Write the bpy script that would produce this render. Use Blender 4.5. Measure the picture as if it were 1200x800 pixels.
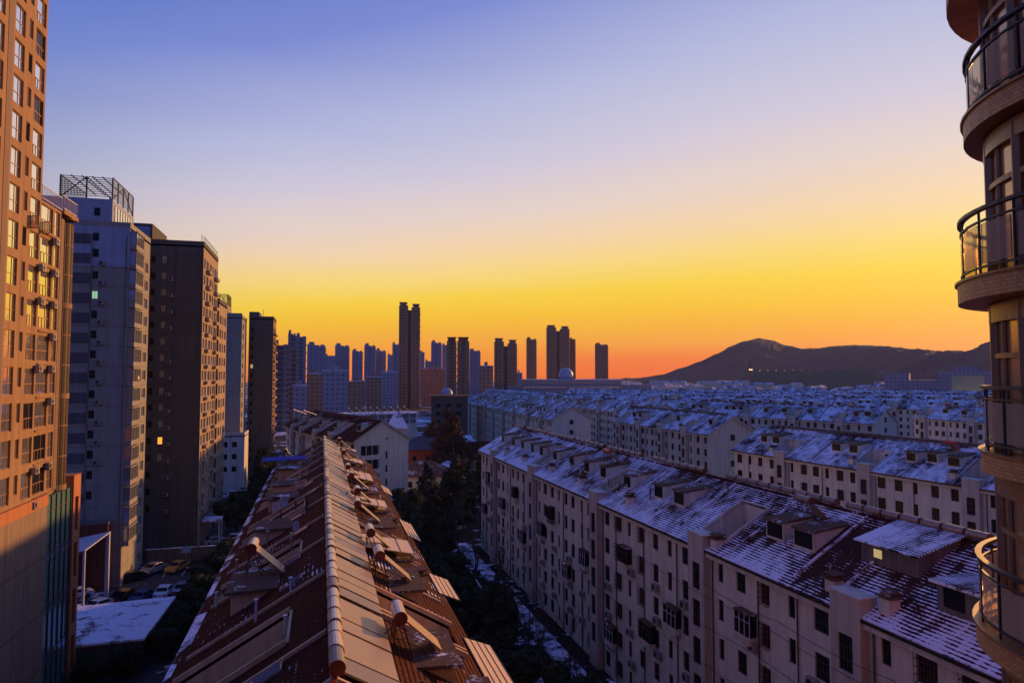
import bpy, bmesh, math, random
from mathutils import Vector, Matrix
R = math.radians
random.seed(7)
for o in list(bpy.data.objects): bpy.data.objects.remove(o)
S = bpy.context.scene
C = S.collection

# ------------------------------------------------------------------ camera, sky, sun, exposure
CAM_H = 31.0
HAZE = .00005
cam = bpy.data.cameras.new('camera'); camo = bpy.data.objects.new('camera', cam); C.objects.link(camo)
camo.location = (0, 0, CAM_H)
camo.rotation_euler = (R(90 + 2.862), 0, R(-15.6))
cam.lens = 24.0; cam.sensor_width = 36.0; cam.clip_start = 0.1; cam.clip_end = 20000
S.camera = camo
SUN_AZ, SUN_EL = 58.0, 9.3            # azimuth clockwise from +Y
sd = bpy.data.lights.new('sun', 'SUN'); so = bpy.data.objects.new('sun', sd); C.objects.link(so)
sd.energy = 5.0; sd.angle = R(2.0); sd.color = (1.0, 0.45, 0.125)
sdir = Vector((math.sin(R(SUN_AZ)) * math.cos(R(SUN_EL)), math.cos(R(SUN_AZ)) * math.cos(R(SUN_EL)), math.sin(R(SUN_EL))))
so.rotation_euler = sdir.to_track_quat('Z', 'Y').to_euler()
S.view_settings.view_transform = 'Standard'; S.view_settings.look = 'None'
S.view_settings.exposure = 0.0; S.view_settings.gamma = 1.0

def lin(r, g, b):
    f = lambda c: (c / 255 / 12.92) if c <= 10 else ((c / 255 + .055) / 1.055) ** 2.4
    return (f(r), f(g), f(b), 1)

W = bpy.data.worlds.new('World'); S.world = W; W.use_nodes = True
wt = W.node_tree; wt.nodes.clear(); wn = wt.nodes.new; wl = wt.links.new
def wmath(op, a, b=None, clamp=False):
    n = wn('ShaderNodeMath'); n.operation = op; n.use_clamp = clamp
    for i, s in enumerate((a, b)):
        if s is None: continue
        if isinstance(s, (int, float)): n.inputs[i].default_value = s
        else: wl(s, n.inputs[i])
    return n.outputs[0]
def wramp(fac, stops):
    n = wn('ShaderNodeValToRGB'); e = n.color_ramp.elements
    while len(e) < len(stops): e.new(0.5)
    for el, (p, c) in zip(e, stops): el.position = p; el.color = lin(*c)
    wl(fac, n.inputs[0]); return n.outputs[0]
tc = wn('ShaderNodeTexCoord'); sx = wn('ShaderNodeSeparateXYZ'); wl(tc.outputs['Generated'], sx.inputs[0])
nx, ny, nz = sx.outputs
hl = wmath('POWER', wmath('ADD', wmath('MULTIPLY', nx, nx), wmath('ADD', wmath('MULTIPLY', ny, ny), 1e-5)), .5)
GA = R(44)
g = wmath('DIVIDE', wmath('ADD', wmath('MULTIPLY', nx, math.sin(GA)), wmath('MULTIPLY', ny, math.cos(GA))), hl)   # cosine to the glow
cmb = wn('ShaderNodeMapping'); wl(tc.outputs['Generated'], cmb.inputs[0]); cmb.inputs['Scale'].default_value = (1.6, 1.6, 16)
cn = wn('ShaderNodeTexNoise'); cn.inputs['Scale'].default_value = 1.0; cn.inputs['Detail'].default_value = 5; cn.inputs['Roughness'].default_value = .6; wl(cmb.outputs[0], cn.inputs['Vector'])
zc = wmath('ADD', nz, wmath('MULTIPLY', wmath('SUBTRACT', cn.outputs[0], .5), .034))        # thin uneven veils
zs = wmath('DIVIDE', zc, wmath('ADD', wmath('MULTIPLY', wmath('POWER', wmath('MAXIMUM', g, 0.0), 8.0), .17), wmath('ADD', .54, wmath('MULTIPLY', g, .46))))
warm = wramp(zs, [(0, (255, 126, 10)), (.03, (255, 146, 0)), (.058, (255, 172, 0)), (.09, (255, 197, 0)), (.118, (255, 212, 50)), (.15, (254, 218, 122)),
                  (.19, (248, 215, 172)), (.24, (234, 212, 204)), (.30, (210, 203, 222)), (.37, (186, 189, 224)), (.50, (126, 142, 213)), (.68, (68, 102, 198)), (1, (54, 94, 192))])
cool = wramp(zs, [(0, (96, 92, 78)), (.12, (104, 104, 95)), (.3, (106, 121, 140)), (.5, (92, 126, 194)), (.68, (64, 104, 200)), (1, (54, 94, 192))])
mr = wn('ShaderNodeMapRange'); mr.interpolation_type = 'SMOOTHSTEP'; wl(g, mr.inputs[0]); mr.inputs[1].default_value = .0; mr.inputs[2].default_value = .72
mx = wn('ShaderNodeMix'); mx.data_type = 'RGBA'; wl(mr.outputs[0], mx.inputs[0]); wl(cool, mx.inputs[6]); wl(warm, mx.inputs[7])
# the redder band low over the horizon beside the glow
RA = R(29); g2 = wmath('DIVIDE', wmath('ADD', wmath('MULTIPLY', nx, math.sin(RA)), wmath('MULTIPLY', ny, math.cos(RA))), hl)
gr = wn('ShaderNodeMapRange'); gr.interpolation_type = 'SMOOTHSTEP'; wl(g2, gr.inputs[0]); gr.inputs[1].default_value = .965; gr.inputs[2].default_value = 1.0
zr_ = wn('ShaderNodeMapRange'); zr_.interpolation_type = 'SMOOTHSTEP'; wl(nz, zr_.inputs[0]); zr_.inputs[1].default_value = .050; zr_.inputs[2].default_value = .012
mred = wn('ShaderNodeMix'); mred.data_type = 'RGBA'; wl(wmath('MULTIPLY', wmath('MULTIPLY', gr.outputs[0], zr_.outputs[0]), .62), mred.inputs[0])
wl(mx.outputs[2], mred.inputs[6]); mred.inputs[7].default_value = lin(250, 92, 12)
# below the horizon
dn = wn('ShaderNodeMapRange'); wl(nz, dn.inputs[0]); dn.inputs[1].default_value = 0; dn.inputs[2].default_value = -.03
mdn = wn('ShaderNodeMix'); mdn.data_type = 'RGBA'; wl(dn.outputs[0], mdn.inputs[0]); wl(mred.outputs[2], mdn.inputs[6]); mdn.inputs[7].default_value = lin(50, 40, 50)
bg1 = wn('ShaderNodeBackground'); wl(mdn.outputs[2], bg1.inputs[0]); bg1.inputs[1].default_value = .96
sky = wn('ShaderNodeTexSky'); sky.sky_type = 'NISHITA'; sky.sun_disc = False; sky.sun_elevation = R(SUN_EL); sky.sun_rotation = R(SUN_AZ)
sky.air_density = 1.0; sky.dust_density = 1.0; sky.ozone_density = 2.0
bg2 = wn('ShaderNodeBackground'); wl(sky.outputs[0], bg2.inputs[0]); bg2.inputs[1].default_value = .005
ad = wn('ShaderNodeAddShader'); wl(bg1.outputs[0], ad.inputs[0]); wl(bg2.outputs[0], ad.inputs[1])
wo = wn('ShaderNodeOutputWorld'); wl(ad.outputs[0], wo.inputs[0])

# ------------------------------------------------------------------ materials
class NT:
    def __init__(s, name):
        s.m = bpy.data.materials.new(name); s.m.use_nodes = True; s.t = s.m.node_tree
        s.b = s.t.nodes['Principled BSDF']; s.co = None
    def n(s, k, **kw):
        x = s.t.nodes.new(k)
        for a, v in kw.items(): setattr(x, a, v)
        return x
    def l(s, a, b): s.t.links.new(a, b)
    def obj(s):
        if not s.co: s.co = s.n('ShaderNodeTexCoord')
        return s.co.outputs['Object']
    def vec(s, scale):
        m = s.n('ShaderNodeMapping'); m.inputs['Scale'].default_value = scale if not isinstance(scale, (int, float)) else (scale,) * 3
        s.l(s.obj(), m.inputs[0]); return m.outputs[0]
    def noise(s, scale, detail=4, rough=.55, vscale=None):
        x = s.n('ShaderNodeTexNoise'); x.inputs['Scale'].default_value = scale; x.inputs['Detail'].default_value = detail; x.inputs['Roughness'].default_value = rough
        s.l(s.vec(vscale) if vscale else s.obj(), x.inputs['Vector']); return x.outputs[0]
    def wave(s, scale, axis='X', dist=0, prof='SIN', vscale=None):
        x = s.n('ShaderNodeTexWave', wave_type='BANDS', bands_direction=axis, wave_profile=prof)
        x.inputs['Scale'].default_value = scale; x.inputs['Distortion'].default_value = dist; x.inputs['Detail Scale'].default_value = 1.5
        s.l(s.obj(), x.inputs['Vector']); return x.outputs[1]
    def ramp(s, f, stops):
        x = s.n('ShaderNodeValToRGB'); e = x.color_ramp.elements
        while len(e) < len(stops): e.new(.5)
        for el, (p, c) in zip(e, stops):
            el.position = p; el.color = (c if len(c) == 4 else (*c, 1)) if not isinstance(c, (int, float)) else (c, c, c, 1)
        s.l(f, x.inputs[0]); return x.outputs[0]
    def math(s, op, a, b, clamp=False):
        x = s.n('ShaderNodeMath', operation=op, use_clamp=clamp)
        for i, v in enumerate((a, b)):
            if isinstance(v, (int, float)): x.inputs[i].default_value = v
            else: s.l(v, x.inputs[i])
        return x.outputs[0]
    def mix(s, f, a, b):
        x = s.n('ShaderNodeMix', data_type='RGBA')
        if isinstance(f, (int, float)): x.inputs[0].default_value = f
        else: s.l(f, x.inputs[0])
        for i, v in ((6, a), (7, b)):
            if isinstance(v, tuple): x.inputs[i].default_value = v if len(v) == 4 else (*v, 1)
            else: s.l(v, x.inputs[i])
        return x.outputs[2]
    def bump(s, h, st, dist=.05):
        x = s.n('ShaderNodeBump'); x.inputs['Strength'].default_value = st; x.inputs['Distance'].default_value = dist
        s.l(h, x.inputs['Height']); s.l(x.outputs[0], s.b.inputs['Normal'])
    def col(s, c):
        if isinstance(c, tuple): s.b.inputs['Base Color'].default_value = (*c[:3], 1)
        else: s.l(c, s.b.inputs['Base Color'])
    def rough(s, r):
        if isinstance(r, (int, float)): s.b.inputs['Roughness'].default_value = r
        else: s.l(r, s.b.inputs['Roughness'])
M = {}
def wallmat(name, c, streak=.35, rough=.85, tone=.12, scale=.35, floor=0):
    n = NT(name)
    a = n.noise(scale, 5); st = n.noise(1.0, 4, .6, (1.6, 1.6, .12)); f = n.noise(6, 3)
    d = tuple(x * (1 - streak) for x in c); l = tuple(min(.9, x * (1 + tone)) for x in c)
    k = n.mix(n.ramp(a, [(.35, 0), (.65, 1)]), c, l)
    k = n.mix(n.ramp(st, [(.42, 0), (.72, 1)]), k, d)
    k = n.mix(n.math('MULTIPLY', n.ramp(f, [(.3, 0), (.8, 1)]), .18), k, d)
    if floor:
        sp = n.n('ShaderNodeSeparateXYZ'); n.l(n.obj(), sp.inputs[0]); fr = n.math('FRACT', n.math('DIVIDE', sp.outputs[2], floor), 0)
        wn_ = n.n('ShaderNodeTexWhiteNoise', noise_dimensions='1D'); n.l(n.math('FLOOR', n.math('DIVIDE', sp.outputs[2], floor), 0), wn_.inputs['W'])
        k = n.mix(n.math('MULTIPLY', wn_.outputs[0], .22), k, d); k = n.mix(n.math('MULTIPLY', n.math('LESS_THAN', fr, .035), .6), k, tuple(x * .4 for x in c))
    n.col(k); n.rough(rough); n.b.inputs['Specular IOR Level'].default_value = .15; n.bump(f, .25, .02); M[name] = n.m
def plain(name, c, rough=.6, metal=0, var=.15, scale=3.0, spec=None):
    n = NT(name); f = n.noise(scale, 4)
    n.col(n.mix(n.ramp(f, [(.3, 0), (.75, 1)]), c, tuple(x * (1 - var) for x in c))); n.rough(rough); n.b.inputs['Metallic'].default_value = metal
    if spec is not None: n.b.inputs['Specular IOR Level'].default_value = spec
    M[name] = n.m
def glass(name, c=(.02, .025, .03), rough=.06, metal=0, ior=1.9, wob=.02):
    n = NT(name); n.col(c); n.rough(rough); n.b.inputs['Metallic'].default_value = metal; n.b.inputs['IOR'].default_value = ior
    n.bump(n.noise(.9, 2), wob, .3); M[name] = n.m
wallmat('plaster_white', (.63, .61, .47), .26); wallmat('plaster_grey', (.50, .49, .40), .3); wallmat('plaster_warm', (.56, .51, .38), .3); wallmat('plaster_beige', (.60, .43, .25), .3); wallmat('plaster_cream', (.57, .55, .45), .3)
wallmat('concrete_dark', (.16, .14, .12), .4); wallmat('tower_grey', (.285, .275, .235), .22, scale=.1, floor=2.94); wallmat('tower_dark', (.105, .10, .082), .22, scale=.1, floor=2.94)  # tower_dark holds the shade of sunless fronts in its colour
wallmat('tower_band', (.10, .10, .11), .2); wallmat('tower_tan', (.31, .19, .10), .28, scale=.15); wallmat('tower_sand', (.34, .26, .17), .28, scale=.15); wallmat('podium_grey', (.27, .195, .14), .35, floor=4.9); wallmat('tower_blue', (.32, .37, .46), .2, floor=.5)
wallmat('podium_orange', (.42, .17, .075), .25); wallmat('brick_red', (.36, .085, .04), .3); wallmat('brick_dark', (.15, .05, .035), .3); wallmat('parapet', (.48, .45, .36), .3)
plain('metal_dark', (.035, .033, .035), .45, .6); plain('metal_grey', (.32, .32, .34), .4, .8); plain('rail_white', (.55, .55, .58), .5)
plain('frame_dark', (.045, .04, .04), .5); plain('frame_white', (.6, .6, .62), .45); plain('frame_bronze', (.36, .18, .075), .4, .2)
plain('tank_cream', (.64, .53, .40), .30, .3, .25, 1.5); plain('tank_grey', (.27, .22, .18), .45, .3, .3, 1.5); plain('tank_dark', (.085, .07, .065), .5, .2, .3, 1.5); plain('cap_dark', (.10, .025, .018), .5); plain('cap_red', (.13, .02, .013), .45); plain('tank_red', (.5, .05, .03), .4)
plain('rust_frame', (.10, .05, .03), .7); plain('blue_sheet', (.03, .045, .36), .8, 0, .25, 3, .08); plain('poly_sheet', (.78, .55, .28), .5, 0, .2, 3, .3)
plain('asphalt', (.06, .058, .06), .9, 0, .3, .6); plain('trunk', (.06, .045, .035), .95); plain('tyre', (.015, .015, .015), .9)
plain('ac_white', (.30, .27, .24), .5, 0, .3, 5); plain('cable', (.02, .02, .02), .6); plain('red_paint', (.35, .03, .02), .5)
plain('green_net', (.05, .13, .09), .8); plain('dome', (.36, .38, .43), .5); plain('car_white', (.75, .76, .8), .25); plain('car_silver', (.45, .47, .5), .25, .5)
plain('car_dark', (.02, .02, .024), .25); plain('car_yellow', (.5, .27, .06), .3); plain('car_blue', (.05, .09, .2), .25); plain('car_red', (.3, .03, .03), .3); plain('sign_blue', (.2, .38, .6), .5)
glass('glass_dark', (.013, .014, .016), .18, 0, 1.33, .02); M['glass_dark'].node_tree.nodes['Principled BSDF'].inputs['Specular IOR Level'].default_value = .22; glass('glass_coated', (.86, .85, .76), .05, .90, 1.7, .03); glass('glass_teal', (.16, .32, .28), .12, .4, 1.7); glass('glass_tower', (.16, .15, .13), .12, .15, 1.7)
glass('glass_blue', (.22, .25, .32), .1, .5, 1.7); glass('glass_warm_reflect', (.62, .36, .16), .16, .45, 1.6)  # round tower glazing: warm reflections put into its amber base colour
gc = NT('glass_clear'); gc.col((.85, .68, .46)); gc.rough(.12); gc.b.inputs['Transmission Weight'].default_value = .7; gc.b.inputs['IOR'].default_value = 1.05; gc.b.inputs['Specular IOR Level'].default_value = 1.0; M['glass_clear'] = gc.m
def emis(name, c, s):
    n = NT(name); n.col((.1, .1, .1)); n.b.inputs['Emission Color'].default_value = (*c, 1); n.b.inputs['Emission Strength'].default_value = s; M[name] = n.m
emis('lit_orange', (1, .33, .05), 1.6); emis('lit_green', (.55, 1, .6), .55); emis('lit_lamp', (1, .55, .22), 4); emis('lit_red', (1, .05, .02), 2.5); emis('lit_yellow', (1, .75, .3), .45)
def snowroof(name, amt, tile=(.17, .04, .026), course=.22, strip=5.5, stripe_w=.55, ygrad=0, eave=0):
    n = NT(name); n.b.inputs['Specular IOR Level'].default_value = .06
    # tiles: courses across the slope (object X), ribs along the row (object Y)
    wv = n.n('ShaderNodeTexWave', wave_type='BANDS', bands_direction='X', wave_profile='SIN'); wv.inputs['Scale'].default_value = math.pi * 2 / 20 / course
    wv.inputs['Distortion'].default_value = 1.1; wv.inputs['Detail'].default_value = 2; wv.inputs['Detail Scale'].default_value = .7; n.l(n.obj(), wv.inputs['Vector'])
    rb = n.n('ShaderNodeTexWave', wave_type='BANDS', bands_direction='Y', wave_profile='SIN'); rb.inputs['Scale'].default_value = math.pi * 2 / 20 / .30
    n.l(n.obj(), rb.inputs['Vector'])
    big = n.noise(.22, 5, .62); mid = n.noise(1.1, 4, .6); fine = n.noise(8, 3); strk = n.noise(1, 3, .5, (.3, 2.6, .3))
    sp = n.n('ShaderNodeSeparateXYZ'); n.l(n.obj(), sp.inputs[0]); wn_ = n.n('ShaderNodeTexWhiteNoise', noise_dimensions='1D')
    n.l(n.math('FLOOR', n.math('DIVIDE', sp.outputs[1], strip), 0), wn_.inputs['W'])
    h = n.math('ADD', n.math('MULTIPLY', wv.outputs[1], .88), n.math('MULTIPLY', rb.outputs[1], .12))
    s = n.math('ADD', n.math('MULTIPLY', n.math('SUBTRACT', big, .5), 1.8), n.math('ADD', n.math('MULTIPLY', n.math('SUBTRACT', mid, .5), 1.1), n.math('MULTIPLY', n.math('SUBTRACT', strk, .5), .6)))
    s = n.math('ADD', s, n.math('MULTIPLY', n.math('SUBTRACT', .5, h), stripe_w))
    s = n.math('ADD', s, n.math('MULTIPLY', n.math('SUBTRACT', fine, .5), .36))
    s = n.math('ADD', s, n.math('MULTIPLY', n.math('SUBTRACT', wn_.outputs[0], .5), .22))
    if ygrad: s = n.math('ADD', s, n.math('MULTIPLY', n.math('SUBTRACT', sp.outputs[1], 45), ygrad))
    if eave: s = n.math('ADD', s, n.math('MULTIPLY', n.math('MAXIMUM', n.math('SUBTRACT', 1.6, sp.outputs[0]), 0), eave))
    mr_ = n.n('ShaderNodeMapRange'); mr_.interpolation_type = 'SMOOTHSTEP'; n.l(s, mr_.inputs[0]); mr_.inputs[1].default_value = -amt - .10; mr_.inputs[2].default_value = -amt + .14
    tl = n.mix(n.ramp(mid, [(.3, 0), (.7, 1)]), tile, tuple(x * .5 for x in tile)); tl = n.mix(n.ramp(fine, [(.35, 0), (.7, 1)]), tl, tuple(x * 1.5 for x in tile))
    n.col(n.mix(mr_.outputs[0], tl, (.76, .80, .87))); n.rough(.85)
    n.bump(n.math('ADD', h, n.math('MULTIPLY', mr_.outputs[0], .35)), .9, .06); M[name] = n.m
snowroof('roof_tiles_bare', -.52, (.060, .0145, .007)); snowroof('roof_tiles_snowy', -.09, (.055, .021, .017), ygrad=.0032, eave=.16); snowroof('roof_snow_far', .04, (.045, .028, .034), stripe_w=.45)
def snowy(name, base, lo, hi, sc=.25, rough=.9, white=(.74, .76, .84)):
    n = NT(name); s = n.math('ADD', n.noise(sc, 6, .65), n.math('MULTIPLY', n.math('SUBTRACT', n.noise(sc * 9, 4), .5), .35))
    f = n.noise(sc * 5, 4)
    n.col(n.mix(n.ramp(s, [(lo, 0), (hi, 1)]), n.mix(f, base, tuple(x * .6 for x in base)), white)); n.rough(rough); n.b.inputs['Specular IOR Level'].default_value = .08; n.bump(f, .5, .08); M[name] = n.m
snowy('flat_snow', (.2, .17, .16), .38, .47, .35); snowy('ground_soil', (.032, .026, .020), .57, .62, .16); snowy('lot_asphalt', (.075, .07, .072), .62, .72, .12)
snowy('path_snow', (.10, .09, .085), .45, .55, .5); snowy('flat_patchy', (.15, .09, .06), .57, .66, .5); snowy('far_ground', (.045, .036, .036), .5, .62, .012)
snowy('hill', (.070, .052, .056), .66, .80, .012, 1, (.2, .18, .2)); snowy('old_snow_ledge', (.16, .12, .1), .42, .5, .8)  # hill base lifted towards lilac in its colour to look hazier
def foliage(name, a, b):
    n = NT(name); f = n.noise(.9, 3); n.col(n.mix(n.ramp(f, [(.35, 0), (.65, 1)]), a, b)); n.rough(.8); n.b.inputs['Specular IOR Level'].default_value = .2; M[name] = n.m
foliage('leaf_dark', (.018, .030, .012), (.040, .050, .020)); foliage('leaf_brown', (.085, .045, .022), (.05, .03, .018)); foliage('leaf_cedar', (.020, .032, .020), (.05, .05, .028))
plain('bay_panel', (.05, .035, .025), .55, 0, .3, 2, .2)
plain('twig', (.06, .045, .038), .95)
def panel(name, c, sc, axis='Y', dark=.45, rough=.32, metal=.25):
    n = NT(name); w = n.wave(math.pi * 2 / 20 / sc, axis); f = n.noise(1.5, 3)
    k = n.mix(n.ramp(w, [(.2, 0), (.5, 1)]), tuple(x * dark for x in c), c); n.col(n.mix(n.math('MULTIPLY', f, .4), k, tuple(x * .6 for x in c))); n.rough(rough); n.b.inputs['Metallic'].default_value = metal
    n.bump(w, .4, .02); M[name] = n.m
panel('tubes', (.64, .45, .27), .085, 'Y', .5, .30, .35); panel('tubes_dark', (.44, .35, .27), .085, 'Y', .45, .3, .35); panel('corrugated', (.55, .47, .40), .12, 'X', .7, .5, .1); panel('canopy_white', (.6, .62, .68), 1.2, 'Y', .6, .6, 0)
panel('louvre', (.20, .12, .08), .13, 'Z', .35, .7, 0)
def farwall(name, a, win, sx=3.2, sz=3.0):
    n = NT(name); k = n.n('ShaderNodeTexBrick'); k.offset = 0; k.inputs['Scale'].default_value = 1; k.inputs['Brick Width'].default_value = sx; k.inputs['Row Height'].default_value = sz
    k.inputs['Mortar Size'].default_value = .75; k.inputs['Mortar Smooth'].default_value = .1
    sp = n.n('ShaderNodeSeparateXYZ'); n.l(n.obj(), sp.inputs[0]); cb = n.n('ShaderNodeCombineXYZ')
    n.l(n.math('ADD', sp.outputs[0], sp.outputs[1]), cb.inputs[0]); n.l(sp.outputs[2], cb.inputs[1]); n.l(cb.outputs[0], k.inputs['Vector'])
    k.inputs['Color1'].default_value = (*win, 1); k.inputs['Color2'].default_value = (*tuple(x * 1.8 for x in win), 1); k.inputs['Mortar'].default_value = (*a, 1)
    f = n.noise(.05, 3); n.col(n.mix(n.math('MULTIPLY', f, .5), k.outputs[0], tuple(x * .6 for x in a))); n.rough(.7); M[name] = n.m
farwall('far_brown', (.46, .24, .12), (.13, .07, .045)); farwall('far_haze_blue', (.36, .35, .40), (.12, .12, .16)); farwall('far_pale', (.31, .30, .32), (.10, .10, .13)); farwall('far_tan', (.36, .24, .17), (.08, .06, .06))  # blue-grey far wall: distance haze put into the colour
def tilewall(name, c):
    n = NT(name); k = n.n('ShaderNodeTexBrick'); k.inputs['Scale'].default_value = 1; k.inputs['Brick Width'].default_value = .11; k.inputs['Row Height'].default_value = .055; k.inputs['Mortar Size'].default_value = .005
    sp = n.n('ShaderNodeSeparateXYZ'); n.l(n.obj(), sp.inputs[0]); cb = n.n('ShaderNodeCombineXYZ')
    at = n.math('ARCTAN2', sp.outputs[1], sp.outputs[0]); n.l(n.math('MULTIPLY', at, 2.9), cb.inputs[0]); n.l(sp.outputs[2], cb.inputs[1]); n.l(cb.outputs[0], k.inputs['Vector'])
    k.inputs['Color1'].default_value = (*c, 1); k.inputs['Color2'].default_value = (*tuple(x * .72 for x in c), 1); k.inputs['Mortar'].default_value = (*tuple(x * .4 for x in c), 1)
    n.col(k.outputs[0]); n.rough(.55); n.bump(k.outputs[1], -.3, .01); M[name] = n.m
tilewall('balcony_tiles', (.80, .36, .12))

# ------------------------------------------------------------------ mesh helpers
class MB:
    def __init__(s, xf=None): s.v = []; s.f = []; s.mi = []; s.xf = xf; s.cur = 0
    def add(s, vs, fs):
        o = len(s.v); s.v += [tuple(s.xf(*p)) if s.xf else tuple(p) for p in vs]
        for f in fs: s.f.append([i + o for i in f]); s.mi.append(s.cur)
    def quad(s, a, b, c, d): s.add([a, b, c, d], [(0, 1, 2, 3)])
    def box(s, x0, x1, y0, y1, z0, z1):
        s.add([(x0, y0, z0), (x1, y0, z0), (x1, y1, z0), (x0, y1, z0), (x0, y0, z1), (x1, y0, z1), (x1, y1, z1), (x0, y1, z1)],
              [(0, 3, 2, 1), (4, 5, 6, 7), (0, 1, 5, 4), (1, 2, 6, 5), (2, 3, 7, 6), (3, 0, 4, 7)])
    def hexa(s, b, t):      # 4 bottom points, 4 top points
        s.add(list(b) + list(t), [(0, 3, 2, 1), (4, 5, 6, 7), (0, 1, 5, 4), (1, 2, 6, 5), (2, 3, 7, 6), (3, 0, 4, 7)])
    def prism(s, poly, axis_pts):      # poly of points, offset vector
        n = len(poly); ox, oy, oz = axis_pts; a = list(poly); b = [(p[0] + ox, p[1] + oy, p[2] + oz) for p in poly]
        s.add(a + b, [tuple(range(n))[::-1], tuple(range(n, 2 * n))] + [(i, (i + 1) % n, n + (i + 1) % n, n + i) for i in range(n)])
    def cyl(s, p0, p1, r0, n=8, r1=None, cap=True):
        r1 = r0 if r1 is None else r1
        p0 = Vector(p0); p1 = Vector(p1); d = (p1 - p0).normalized(); u = d.orthogonal().normalized(); w = d.cross(u)
        vs = []
        for p, r in ((p0, r0), (p1, r1)):
            for i in range(n):
                a = 2 * math.pi * i / n; vs.append(tuple(p + u * math.cos(a) * r + w * math.sin(a) * r))
        fs = [(i, (i + 1) % n, n + (i + 1) % n, n + i) for i in range(n)]
        if cap: fs += [tuple(range(n))[::-1], tuple(range(n, 2 * n))]
        s.add(vs, fs)
    def path(s, pts, r, n=5):
        for a, b in zip(pts, pts[1:]): s.cyl(a, b, r, n)
    def ring(s, cx, cy, r0, r1, z0, z1, a0=0, a1=360, n=48):
        full = abs(a1 - a0) >= 359.9; m = n if full else n + 1; vs = []
        for i in range(m):
            a = R(a0 + (a1 - a0) * i / n); c, q = math.cos(a), math.sin(a)
            vs += [(cx + c * r0, cy + q * r0, z0), (cx + c * r1, cy + q * r1, z0), (cx + c * r1, cy + q * r1, z1), (cx + c * r0, cy + q * r0, z1)]
        fs = []
        for i in range(n):
            a = 4 * i; b = 4 * ((i + 1) % m)
            fs += [(a, a + 1, b + 1, b), (a + 1, a + 2, b + 2, b + 1), (a + 2, a + 3, b + 3, b + 2), (a + 3, a, b, b + 3)]
        if not full: fs += [(0, 3, 2, 1), (4 * n, 4 * n + 1, 4 * n + 2, 4 * n + 3)]
        s.add(vs, fs)
    def mesh(s, name, mats, recalc=True, smooth=False):
        me = bpy.data.meshes.new(name); me.from_pydata(s.v, [], s.f)
        for m in (mats if isinstance(mats, (list, tuple)) else [mats]): me.materials.append(M[m] if isinstance(m, str) else m)
        if isinstance(mats, (list, tuple)) and len(mats) > 1: me.polygons.foreach_set('material_index', s.mi)
        if recalc:
            bm = bmesh.new(); bm.from_mesh(me); bmesh.ops.recalc_face_normals(bm, faces=bm.faces); bm.to_mesh(me); bm.free()
        if smooth:
            for p in me.polygons: p.use_smooth = True
        me.update(); return me
    def build(s, name, mats, parent=None, recalc=True, smooth=False):
        return link(name, s.mesh(name, mats, recalc, smooth), parent)
def link(name, data, parent=None, loc=(0, 0, 0), rot=0):
    o = bpy.data.objects.new(name, data); C.objects.link(o); o.location = loc; o.rotation_euler = (0, 0, rot) if isinstance(rot, (int, float)) else rot
    if parent: o.parent = parent
    return o
def tag(o, label, cat, group=None, kind=None):
    if label: o['label'] = label
    if cat: o['category'] = cat
    if group: o['group'] = group
    if kind: o['kind'] = kind
    return o
def thing(name, label, cat, loc=(0, 0, 0), rot=0, group=None):
    return tag(link(name, None, None, loc, rot), label, cat, group)
def struct(name, mb, mat): return tag(mb.build(name, mat), None, None, None, 'structure')
ONES = 'first second third fourth fifth sixth seventh eighth ninth tenth eleventh twelfth thirteenth fourteenth fifteenth sixteenth seventeenth eighteenth nineteenth'.split()
TENS = {2: 'twent', 3: 'thirt', 4: 'fort', 5: 'fift', 6: 'sixt', 7: 'sevent'}
def nth(i):
    if i < 20: return ONES[i - 1]
    t, o = divmod(i, 10); return TENS[t] + ('ieth' if o == 0 else 'y-' + ONES[o - 1])
def wall_holes(mb, o, U, N, w, h, holes, depth=.18, z0=0):
    """vertical wall from o along unit U (outward normal N), w wide, up to h, with real openings (u0,u1,z0,z1)"""
    o = Vector(o); U = Vector(U); N = Vector(N); Z = Vector((0, 0, 1))
    us = sorted({0, w} | {x for a in holes for x in a[:2]}); zs_ = sorted({z0, h} | {x for a in holes for x in a[2:4]})
    P = lambda u, z, d=0: tuple(o + U * u + Z * z - N * d)
    colh = {}
    for i in range(len(us) - 1):
        uc = (us[i] + us[i + 1]) / 2; hs = [a for a in holes if a[0] < uc < a[1]]
        j = 0
        runs = []
        for j in range(len(zs_) - 1):
            zc = (zs_[j] + zs_[j + 1]) / 2
            if any(a[2] < zc < a[3] for a in hs): continue
            if runs and abs(runs[-1][1] - zs_[j]) < 1e-6: runs[-1][1] = zs_[j + 1]
            else: runs.append([zs_[j], zs_[j + 1]])
        for a, b in runs: mb.quad(P(us[i], a), P(us[i + 1], a), P(us[i + 1], b), P(us[i], b))
    for a in holes:
        u0, u1, a0, a1 = a[:4]
        mb.quad(P(u0, a0), P(u1, a0), P(u1, a0, depth), P(u0, a0, depth)); mb.quad(P(u0, a1), P(u1, a1), P(u1, a1, depth), P(u0, a1, depth))
        mb.quad(P(u0, a0), P(u0, a1), P(u0, a1, depth), P(u0, a0, depth)); mb.quad(P(u1, a0), P(u1, a1), P(u1, a1, depth), P(u1, a0, depth))
        mb.quad(P(u0, a0, depth), P(u1, a0, depth), P(u1, a1, depth), P(u0, a1, depth))
WC = {}
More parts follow.
